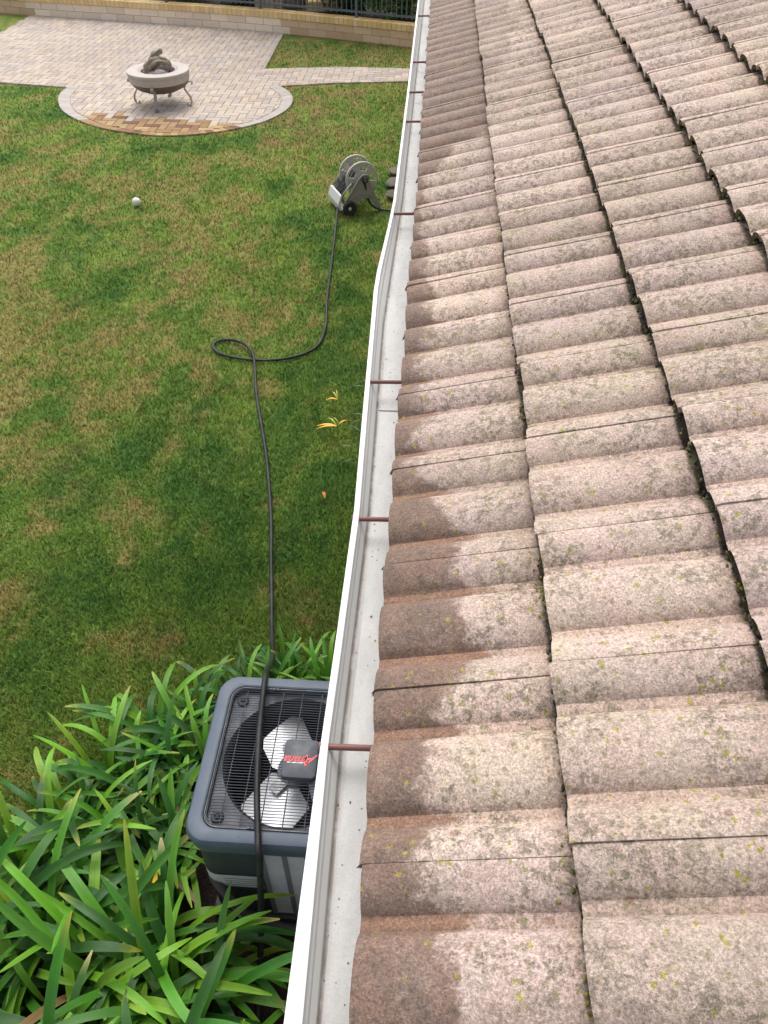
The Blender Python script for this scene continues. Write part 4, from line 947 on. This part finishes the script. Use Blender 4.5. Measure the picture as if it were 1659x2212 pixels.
# fan
malu = NT('blade_aluminium'); n1 = malu.noise(7, 4, .6); malu.fin(malu.mix(malu.ramp(n1, .3, .7), (0.72, 0.73, 0.78), (0.84, 0.86, 0.90)), .40, .35); malu.bump(malu.noise(60, 3), .06, .002)
fan = empty('fan', (0, 0, 0)); fan.parent = ac; fan.location = (0, 0, 0)
B1 = [(-.016, .284), (-.055, .278), (-.160, .140), (-.155, .095), (-.100, .008), (-.062, .000), (-.02, .03), (.060, .145)]
B2 = [(-.107, .0), (-.147, -.054), (-.208, -.142), (-.205, -.171), (-.165, -.212), (-.062, -.262), (.000, -.268), (.078, -.150), (.039, -.097), (0, -.045), (-.05, .0)]
def rotp(P, a): return [(x * math.cos(a) - y * math.sin(a), x * math.sin(a) + y * math.cos(a)) for x, y in P]
for P, a0, tilt in ((B1, 112, .20), (B2, 240, -.16), (rotp(B1, R(-122)), -10, .20)):
    cx_ = sum(p[0] for p in P) / len(P); cy_ = sum(p[1] for p in P) / len(P); ta = (-math.sin(R(a0)), math.cos(R(a0)))
    bm_ = bmesh.new(); vv = [bm_.verts.new((x, y, 0)) for x, y in P]; bm_.faces.new(vv)
    bmesh.ops.triangulate(bm_, faces=bm_.faces[:]); bmesh.ops.subdivide_edges(bm_, edges=bm_.edges[:], cuts=5, use_grid_fill=True)
    for v in bm_.verts:
        u = (v.co.x - cx_) * ta[0] + (v.co.y - cy_) * ta[1]
        v.co.z = TZ - .135 + abs(tilt) * u - 1.6 * u * u
    r_ = bmesh.ops.solidify(bm_, geom=bm_.faces[:], thickness=.0018)
    me = bpy.data.meshes.new('blade'); bm_.to_mesh(me); bm_.free(); me.shade_smooth(); me.set_sharp_from_angle(angle=R(40)); me.materials.append(malu.m)
    o = bpy.data.objects.new('blade', me); C.objects.link(o); o.parent = fan
mzn = simple('zinc', (0.22, 0.23, 0.24), .45, .6, .15, 30)
m = MB(); m.lathe([(.001, TZ - .085), (.03, TZ - .085), (.034, TZ - .10), (.075, TZ - .115), (.078, TZ - .135), (.03, TZ - .14)], 28)
for k in range(3):
    a = R(112 + 120 * k); m.box((.085 * math.cos(a), .085 * math.sin(a), TZ - .118), (.09, .05, .006), Matrix.Rotation(a, 3, 'Z'))
m.build('spider', mzn, fan, auto=35)
# motor cover on the guard, carrying the lettering
m = MB(); cx, cy = .035, -.022
q0 = [(x + cx, y + cy) for x, y in rr(.071, .086, .018)]; q1 = [(x + cx, y + cy) for x, y in rr(.069, .084, .017)]; q2 = [(x + cx, y + cy) for x, y in rr(.064, .079, .014)]; q3 = [(x + cx, y + cy) for x, y in rr(.001, .001, .0005)]
rings(m, [(q0, TZ - .006), (q0, TZ + .012), (q1, TZ + .018), (q2, TZ + .0205), (q3, TZ + .022)]); cov = m.build('motor_cover', simple('cover_plastic', (0.060, 0.066, 0.085), .5, 0, .08, 30), ac, auto=40)
mred = simple('red_print', (0.62, 0.045, 0.05), .5, 0, .05, 10); mwh = simple('white_print', (0.7, 0.7, 0.7), .5, 0, .05, 10)
def text(s_, size, loc, mat, name, off=0, shear=.35, sx=1):
    cu = bpy.data.curves.new(name, 'FONT'); cu.body = s_; cu.size = size; cu.shear = shear; cu.offset = off; cu.align_x = 'CENTER'; cu.extrude = .0004; cu.materials.append(mat)
    tmp = bpy.data.objects.new(name, cu); C.objects.link(tmp); bpy.context.view_layer.update(); me = bpy.data.meshes.new_from_object(tmp); bpy.data.objects.remove(tmp)
    o = bpy.data.objects.new(name, me); C.objects.link(o); o.parent = cov; o.location = loc; o.rotation_euler = (0, 0, R(180 - 1)); o.scale = (sx, 1, 1); return o
text('A', .070, (cx + .045, cy + .014, TZ + .0222), mred, 'brand_lettering', .0013, .45, 1.0)
text('mana', .050, (cx - .016, cy + .006, TZ + .0222), mred, 'brand_lettering', .0012, .4, .86)
m = MB(); x = -.052
for w_ in (.012, .003, .014, .006, .016, .004, .010): m.box((cx + x + w_ / 2, cy - .0215, TZ + .0222), (w_, .0042, .0008)); x += w_ + .0035
m.build('fine_print', mwh, cov)
# cabinet
m = MB(); B = .345
rings(m, [(rr(B, B, .07), .0), (rr(B, B, .07), TZ - .10)]); m.v = list(m.v)
m.build('coil', NTc := None or simple('coil_fins', (0.10, 0.11, 0.12), .6, .3, .3, 60), ac)
for sx, sy in ((-1, -1), (-1, 1), (1, -1), (1, 1)):
    m = MB(); pts = []
    for k in range(9):
        a = R(90 * k / 8); pts.append((B + .012 - .075 + .075 * math.cos(a), B + .012 - .075 + .075 * math.sin(a)))
    wdt = .185 if (sx, sy) == (-1, -1) else .05
    wy = .06
    pts = [(B + .012, B + .012 - .075 - wy)] + pts + [(B + .012 - .075 - wdt, B + .012)]
    outp = pts + [(x - .012, y - .012) for x, y in pts[::-1]]
    outp = [(x * sx, y * sy) for x, y in outp]
    m.prism(outp, .0, TZ - .10); m.build('corner_panel', mdk if (sx, sy) == (-1, -1) else mgr_, ac, bevel=.002)
# front louvre panel: fine horizontal slats over vertical bands
for name, ang in (('front', 0), ('left', -90), ('back', 180), ('right', 90)):
    rot = Matrix.Rotation(R(ang), 3, 'Z'); m = MB(); x0, x1 = (-.085, .28) if name == 'front' else (-.28, .28)
    z = .012
    while z < TZ - .11:
        p = rot @ Vector(((x0 + x1) / 2, -(B + .008), z)); m.box(tuple(p), (x1 - x0, .012, .0045), rot @ Matrix.Rotation(R(-25), 3, 'X')); z += .0105
    m.build('louvre_panel', simple('louvre_' + name, (0.40, 0.41, 0.43), .5, 0, .15, 15), ac)
    m = MB(); x = x0
    while x <= x1 + .001:
        p = rot @ Vector((x, -(B + .014), (TZ - .10) / 2)); m.box(tuple(p), (.020, .006, TZ - .10), rot); x += .0912 if name == 'front' else .0933
    m.build('guard_bars', mgr_, ac)
# rating plate on the corner panel
m = MB(); mpl = simple('plate_silver', (0.62, 0.63, 0.64), .4, .2, .08, 20)
pts = []
for k in range(9):
    a = R(180 + 90 * k / 8); pts.append((-(B + .0135 - .075) + .0765 * math.cos(a), -(B + .0135 - .075) + .0765 * math.sin(a)))
pts = pts[2:] + [(-.105, -(B + .015))]
rings_v = []
for x, y in pts: rings_v += [(x, y, .285), (x, y, .40)]
m.add(rings_v, [(i * 2, i * 2 + 2, i * 2 + 3, i * 2 + 1) for i in range(len(pts) - 1)])
pl = m.build('rating_plate', mpl, ac); 
m = MB()
for i in range(4): m.box((-.19, -(B + .0158), .305 + i * .021), (.15, .0008, .0022))
m.build('plate_lines', mdk, pl)
m = MB(); m.box((0, 0, -.012), (.72, .72, .024)); m.build('base_pan', mdk, ac, bevel=.004)
pad = MB(); pad.box((AX, AY, .035), (.74, .72, .08)); tag(pad.build('concrete_pad', simple('pad_concrete', (0.10, 0.09, 0.08), .95, 0, .2, 20, .4), bevel=.01), 'square concrete pad under the air conditioner', 'pad')
# lines running from the unit's front to the house
cy0 = AY - .36
m = MB(); m.tube(catmull([(-.80, cy0 + .03, .40), (-.74, cy0 - .03, .40), (-.62, cy0 - .10, .345), (-.45, cy0 - .13, .325), (-.25, cy0 - .13, .325), (.0, cy0 - .1, .33), (.46, cy0 - .1, .34)], 6), .018, 12)
tag(m.build('refrigerant_line', simple('black_foam', (0.035, 0.032, 0.032), .85, 0, .3, 60, .4), smooth=True), 'thick black insulated pipe in front of the air conditioner', 'pipe')
m = MB(); m.tube(catmull([(-.73, cy0 - .02, .385), (-.70, cy0 - .06, .33), (-.63, cy0 - .11, .25), (-.54, cy0 - .15, .20), (-.44, cy0 - .16, .19), (-.33, cy0 - .15, .22), (-.22, cy0 - .13, .28), (-.05, cy0 - .1, .36), (.2, cy0 - .08, .45), (.46, cy0 - .08, .5)], 6), .0115, 12)
tag(m.build('electrical_conduit', simple('grey_conduit', (0.23, 0.25, 0.27), .5, 0, .1, 30), smooth=True), 'sagging grey flexible conduit below the black pipe', 'conduit')
m = MB(); m.tube([(-.44, cy0 - .13, .03), (-.44, cy0 - .13, .035), (-.2, cy0 - .2, .05), (.44, cy0 - .2, .05)], .009, 8)
tag(m.build('drain_pipe', simple('drain_grey', (0.12, 0.11, 0.11), .7), smooth=True), 'thin dark pipe lying on the soil under the conduit', 'pipe')

# ------------------------------------------------------------------ agapanthus
magl = NT('strap_leaf'); n1 = magl.noise(5, 3, .6); st_ = magl.noise(8, 4, .6, magl.map((1, 1, 1)))
c = magl.mix(1, magl.attr('Col'), magl.ramp(n1, .3, .7, .82, 1.2, False), 'MULTIPLY')
qa = magl.attr('across', False); vein = magl.math('SINE', magl.math('MULTIPLY', qa, 34.0)); c = magl.mix(1, c, magl.ramp(vein, -1, 1, .88, 1.08, False), 'MULTIPLY'); c = magl.mix(1, c, magl.ramp(magl.math('ABSOLUTE', qa), 0, .16, .78, 1.0), 'MULTIPLY'); c = magl.mix(magl.ramp(magl.noise(28, 4, .7), .62, .74, 0, .35), c, (0.20, 0.26, 0.05))
magl.bump(vein, .25, .002); magl.fin(c, .36, 0, .38)
tr_ = magl.t.nodes.new('ShaderNodeBsdfTranslucent'); magl.put(tr_.inputs[0], magl.mix(1, c, (1.1, 1.2, .5), 'MULTIPLY')); mx = magl.t.nodes.new('ShaderNodeMixShader'); mx.inputs[0].default_value = .20
magl.t.links.new(magl.b.outputs[0], mx.inputs[1]); magl.t.links.new(tr_.outputs[0], mx.inputs[2]); magl.t.links.new(mx.outputs[0], magl.out.inputs[0])
def strap_leaf(base, az_, L, wid, e0, bend, col, tipc, twist=0.0, curl=0.0, nseg=15):
    """a V-folded strap leaf: 5 vertices across; returns verts and colours"""
    p = Vector(base); vs = []; cs = []; el_ = e0; azz = az_
    for i in range(nseg + 1):
        t = i / nseg; d = Vector((math.cos(azz) * math.cos(el_), math.sin(azz) * math.cos(el_), math.sin(el_)))
        side = Vector((-math.sin(azz), math.cos(azz), 0)); up = side.cross(d).normalized() * -1
        if up.z < 0 and el_ < R(90): up = -up
        tw = twist * t; s2 = side * math.cos(tw) + up * math.sin(tw); u2 = up * math.cos(tw) - side * math.sin(tw)
        w = wid * (0.62 + 0.38 * min(1, t * 3)) * (1 if t < .66 else max(0.14, math.sqrt(max(0, 1 - ((t - .66) / .345) ** 2.5))))
        fold = .38 * (1 - .75 * t)
        tipk = max(0.0, (t - .86) / .14) ** 1.5
        for q in (-1, -.5, 0, .5, 1):
            v = p + s2 * (q * w / 2) + u2 * (abs(q) * w / 2 * fold - w * .1)
            vs.append(v); edge = .3 if abs(q) == 1 else (0.0 if q else .16)
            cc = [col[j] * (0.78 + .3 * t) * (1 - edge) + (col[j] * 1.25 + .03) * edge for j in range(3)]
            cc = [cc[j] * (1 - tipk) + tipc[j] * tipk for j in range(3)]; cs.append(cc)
        p = p + d * (L / nseg); el_ -= bend * (0.25 + 1.6 * t) / nseg; azz += curl / nseg
    return vs, cs
def bad(vs):
    for v in vs:
        if abs(v.x - AX) < .395 and abs(v.y - AY) < .395 and v.z < .87: return True
        if v.z < .012 or v.x > .44: return True
        if v.z > .60 and v.x > -.3: return True
    return False
def agapanthus(x, y, n, size, label, tone=1.0):
    V = []; F = []; Cc = []; AC_ = []; nb_ = 0; fans = random.randint(3, 5)
    for i in range(n):
        for tr2 in range(14):
            fan_i = i % fans; fa = fan_i * 2.4 + x * 7; bx_ = x + .07 * math.cos(fa); by_ = y + .07 * math.sin(fa)
            inner = random.random()
            a = random.uniform(0, 2 * math.pi); e0 = R(random.uniform(50, 70) + inner * 18); L = size * random.uniform(.85, 1.45); bnd = R(random.uniform(95, 165)) * (1.1 - .45 * inner)
            gtone = random.random() ** 1.15
            col = [(0.026, 0.105, 0.012), (0.050, 0.170, 0.015), (0.090, 0.250, 0.018), (0.165, 0.350, 0.024)][min(3, int(gtone * 4))]
            col = tuple(k * tone * random.uniform(.85, 1.15) for k in col)
            tipc = col if random.random() < .6 else ((0.36, 0.38, 0.05) if random.random() < .85 else (0.55, 0.45, 0.18))
            if random.random() < .004: col = tipc = (0.20, 0.13, 0.055)
            vs, cs = strap_leaf((bx_, by_, .02), a, L, random.uniform(.029, .045) * (.62 if y > 2.05 else (.8 if y > 1.3 else 1)), e0, bnd, col, tipc, random.uniform(-.8, .8), random.uniform(-.9, .9))
            if not bad(vs[15:]): break
        else: continue
        m_ = len(vs) // 5; V += [tuple(v) for v in vs]; Cc += cs; AC_ += [-1, -.5, 0, .5, 1] * m_
        for r_ in range(m_ - 1):
            for q in range(4): a_ = nb_ + r_ * 5 + q; F.append((a_, a_ + 1, a_ + 6, a_ + 5))
        nb_ += len(vs)
    if not V: return
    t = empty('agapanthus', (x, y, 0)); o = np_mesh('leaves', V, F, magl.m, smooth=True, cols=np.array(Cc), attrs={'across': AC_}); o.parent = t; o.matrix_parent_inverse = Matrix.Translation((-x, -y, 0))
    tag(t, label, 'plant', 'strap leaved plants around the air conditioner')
PL = [(-.12, 2.35, 'behind the unit, under the gutter'), (-.38, 2.32, 'behind the unit, second from the gutter'), (-.62, 2.32, 'behind the unit where the hose rises'), (-.86, 2.26, 'behind the unit, just left of the hose'),
      (-1.06, 2.12, "off the unit's far left corner, at the bed's edge"), (-1.26, 1.98, "at the bed's edge, upper left of the unit"), (-1.02, 1.88, "close against the unit's far left corner"),
      (-1.42, 1.76, "at the bed's edge, level with the unit's back"), (-1.16, 1.66, "left of the unit, level with the fan"), (-1.56, 1.48, "at the bed's edge, left of the fan"), (-1.30, 1.42, 'midway between bed edge and unit, left of the fan'),
      (-1.06, 1.40, 'close against the left side of the unit'), (-1.68, 1.20, "at the bed's edge, level with the unit's front"), (-1.42, 1.16, "in mid bed, level with the unit's front"), (-1.12, 1.10, "off the unit's near left corner"),
      (-1.78, .92, "at the bed's left edge, below the unit"), (-1.50, .86, 'in mid bed by the bare soil patch'), (-1.20, .84, 'right of the bare soil patch'), (-.98, .94, 'beside the silver plate of the unit'),
      (-1.84, .62, 'at the left edge of the photo, lower part'), (-1.58, .52, 'with broad leaves, lower left'), (-1.26, .56, 'in the lower middle of the bed'), (-.96, .58, 'left of the hose near the bottom'),
      (-1.80, .28, 'at the bottom left corner'), (-1.46, .22, 'at the bottom edge, left of centre'), (-1.12, .28, 'at the bottom edge, in the middle of the bed'), (-.80, .36, 'at the bottom edge beside the hose'),
      (-.93, 1.03, 'tucked against the near left corner of the unit'), (-.88, .84, 'below the near left corner of the unit'), (-.74, .72, 'just left of the hose, below the conduit'), (-.42, .40, 'thin one right of the hose below the gutter'), (-2.05, .85, 'beyond the left edge of the bed'), (-1.3, -.1, 'below the bottom edge'), (-1.75, -.05, 'beyond the bottom left corner'), (-.85, 0.05, 'below the bottom edge near the hose')]
for i, (x, y, lb) in enumerate(PL):
    far_ = y > 2.05; n = 44 if far_ else (30 if y > 1.3 else (24 if y > .7 else 17))
    if i in (27, 28): n = 18
    if i == 29: n = 13
    if i == 30: n = 9
    agapanthus(x, y, n, .35 if far_ else ((.48 if y > 1.3 else .56) if y > 1 else .66), 'green strap leaved plant ' + lb, 1.0)

# lilies with orange and green flowers on long stems by the wall
def lily(x, y, fx, fy, label, seed):
    rs_ = random.Random(seed); t = empty('lily_plant', (x, y, 0)); V = []; F = []; Cc = []; nb_ = 0
    for i in range(16):
        vs, cs = strap_leaf((x + rs_.uniform(-.04, .04), y + rs_.uniform(-.04, .04), .0), rs_.uniform(0, 6.28), rs_.uniform(.3, .45), .010, R(rs_.uniform(55, 85)), R(rs_.uniform(60, 120)), (0.04, 0.13, 0.03), (0.06, 0.16, .03))
        m_ = len(vs) // 5; V += [tuple(v) for v in vs]; Cc += cs
        for r_ in range(m_ - 1):
            for q in range(4): a_ = nb_ + r_ * 5 + q; F.append((a_, a_ + 1, a_ + 6, a_ + 5))
        nb_ += len(vs)
    inv = Matrix.Translation((-x, -y, 0))
    o = np_mesh('leaves', V, F, magl.m, smooth=True, cols=np.array(Cc)); o.parent = t; o.matrix_parent_inverse = inv
    m = MB(); m.tube(catmull([(x, y, .0), (x - .04, y, .2), ((x + fx) / 2 + .05, (y + fy) / 2, .30), (fx + .08, fy - .0, .20), (fx, fy, .10)], 5), .0028, 6); o = m.build('stem', simple('stem_green', (0.13, 0.2, 0.06), .6), t, smooth=True); o.matrix_parent_inverse = inv
    m = MB(); org = simple('petal_orange', (0.85, 0.40, 0.02), .5, 0, .15, 30); grn_ = simple('petal_green', (0.35, 0.42, 0.04), .5, 0, .1, 30)
    return t, inv, org, grn_
def petals(t, inv, specs, mat, name):
    m = MB()
    for (a, b, w_) in specs:
        a = Vector(a); b = Vector(b); d = (b - a); side = d.cross(Vector((0, 0, 1))).normalized(); N = 7
        P = [a + d * (k / N) + Vector((0, 0, .018 * math.sin(math.pi * k / N))) for k in range(N + 1)]
        vs = []
        for k, p in enumerate(P):
            ww = w_ * math.sin(math.pi * min(1, .12 + .88 * k / N)) + .0012; vs += [p - side * ww, p + Vector((0, 0, .003)), p + side * ww]
        vs += [v - Vector((0, 0, .0016)) for v in vs]; M = 3 * (N + 1); fs = []
        for k in range(N):
            for q in range(2): aa = k * 3 + q; f_ = (aa, aa + 1, aa + 4, aa + 3); fs += [f_, tuple(i + M for i in f_[::-1])]
        m.add(vs, fs)
    o = m.build(name, mat, t, smooth=True); o.matrix_parent_inverse = inv
t, inv, org, grn_ = lily(-.30, 4.80, -.66, 4.78, '', 1)
tag(t, 'long stemmed plant with three orange petals lying on the lawn, nearer the air conditioner', 'plant', 'orange flowers beside the gutter')
petals(t, inv, [((-.66, 4.78, .10), (-.82, 4.80, .075), .009), ((-.66, 4.775, .10), (-.82, 4.765, .07), .008), ((-.65, 4.79, .10), (-.575, 4.84, .11), .006)], org, 'petals')
petals(t, inv, [((-.66, 4.78, .10), (-.73, 4.85, .12), .006), ((-.64, 4.79, .10), (-.69, 4.84, .13), .004)], grn_, 'green_sepals')
t, inv, org, grn_ = lily(-.28, 5.12, -.69, 5.13, '', 2)
tag(t, 'long stemmed plant with one pale orange petal on the lawn, nearer the hose reel', 'plant', 'orange flowers beside the gutter')
petals(t, inv, [((-.69, 5.13, .10), (-.79, 5.14, .08), .007)], org, 'petals')
petals(t, inv, [((-.69, 5.13, .10), (-.74, 5.21, .12), .005), ((-.69, 5.13, .10), (-.705, 5.22, .13), .004)], grn_, 'green_sepals')
t, inv, org, grn_ = lily(-.34, 4.45, -.5, 4.5, '', 3)
tag(t, 'tuft of thin dark green leaves half hidden by the gutter', 'plant')
for _o in list(t.children):
    if _o.name.startswith('stem'): bpy.data.objects.remove(_o)

# a few small things on the ground
def fallen(x, y, L, w_, rz, col, label, z=.03):
    m = MB(); N = 8; vs = []
    for k in range(N + 1):
        t_ = k / N; ww = w_ * math.sin(math.pi * (.04 + .92 * t_)); zz = .012 * math.sin(math.pi * t_)
        vs += [((t_ - .5) * L, -ww, zz + .006), ((t_ - .5) * L, 0, zz), ((t_ - .5) * L, ww, zz + .004)]
    fs = []
    for k in range(N):
        for q in range(2): a_ = k * 3 + q; fs.append((a_, a_ + 1, a_ + 4, a_ + 3))
    vs2 = [(a, b, c - .001) for a, b, c in vs]; n_ = len(vs)
    m.add(vs + vs2, fs + [tuple(i + n_ for i in f[::-1]) for f in fs])
    o = m.build('fallen_leaf', simple('dry_leaf_' + str(int(abs(x * 1000))), col, .7, 0, .3, 60), smooth=True); o.location = (x, y, z); o.rotation_euler = (R(8), R(-6), rz)
    tag(o, label, 'leaf')
fallen(-.678, 4.047, .07, .012, 1.9, (0.45, 0.16, 0.03), 'small orange curled leaf on the lawn between gutter and hose')
#fallen(-.72, 3.42, .06, .012, .6, (0.28, 0.13, 0.05), 'small brown leaf on the lawn behind the strap leaved plants')
fallen(-1.04, 1.25, .09, .012, 1.1, (0.75, 0.48, 0.03), 'yellow dying leaf lying on the green leaves left of the unit', .36)
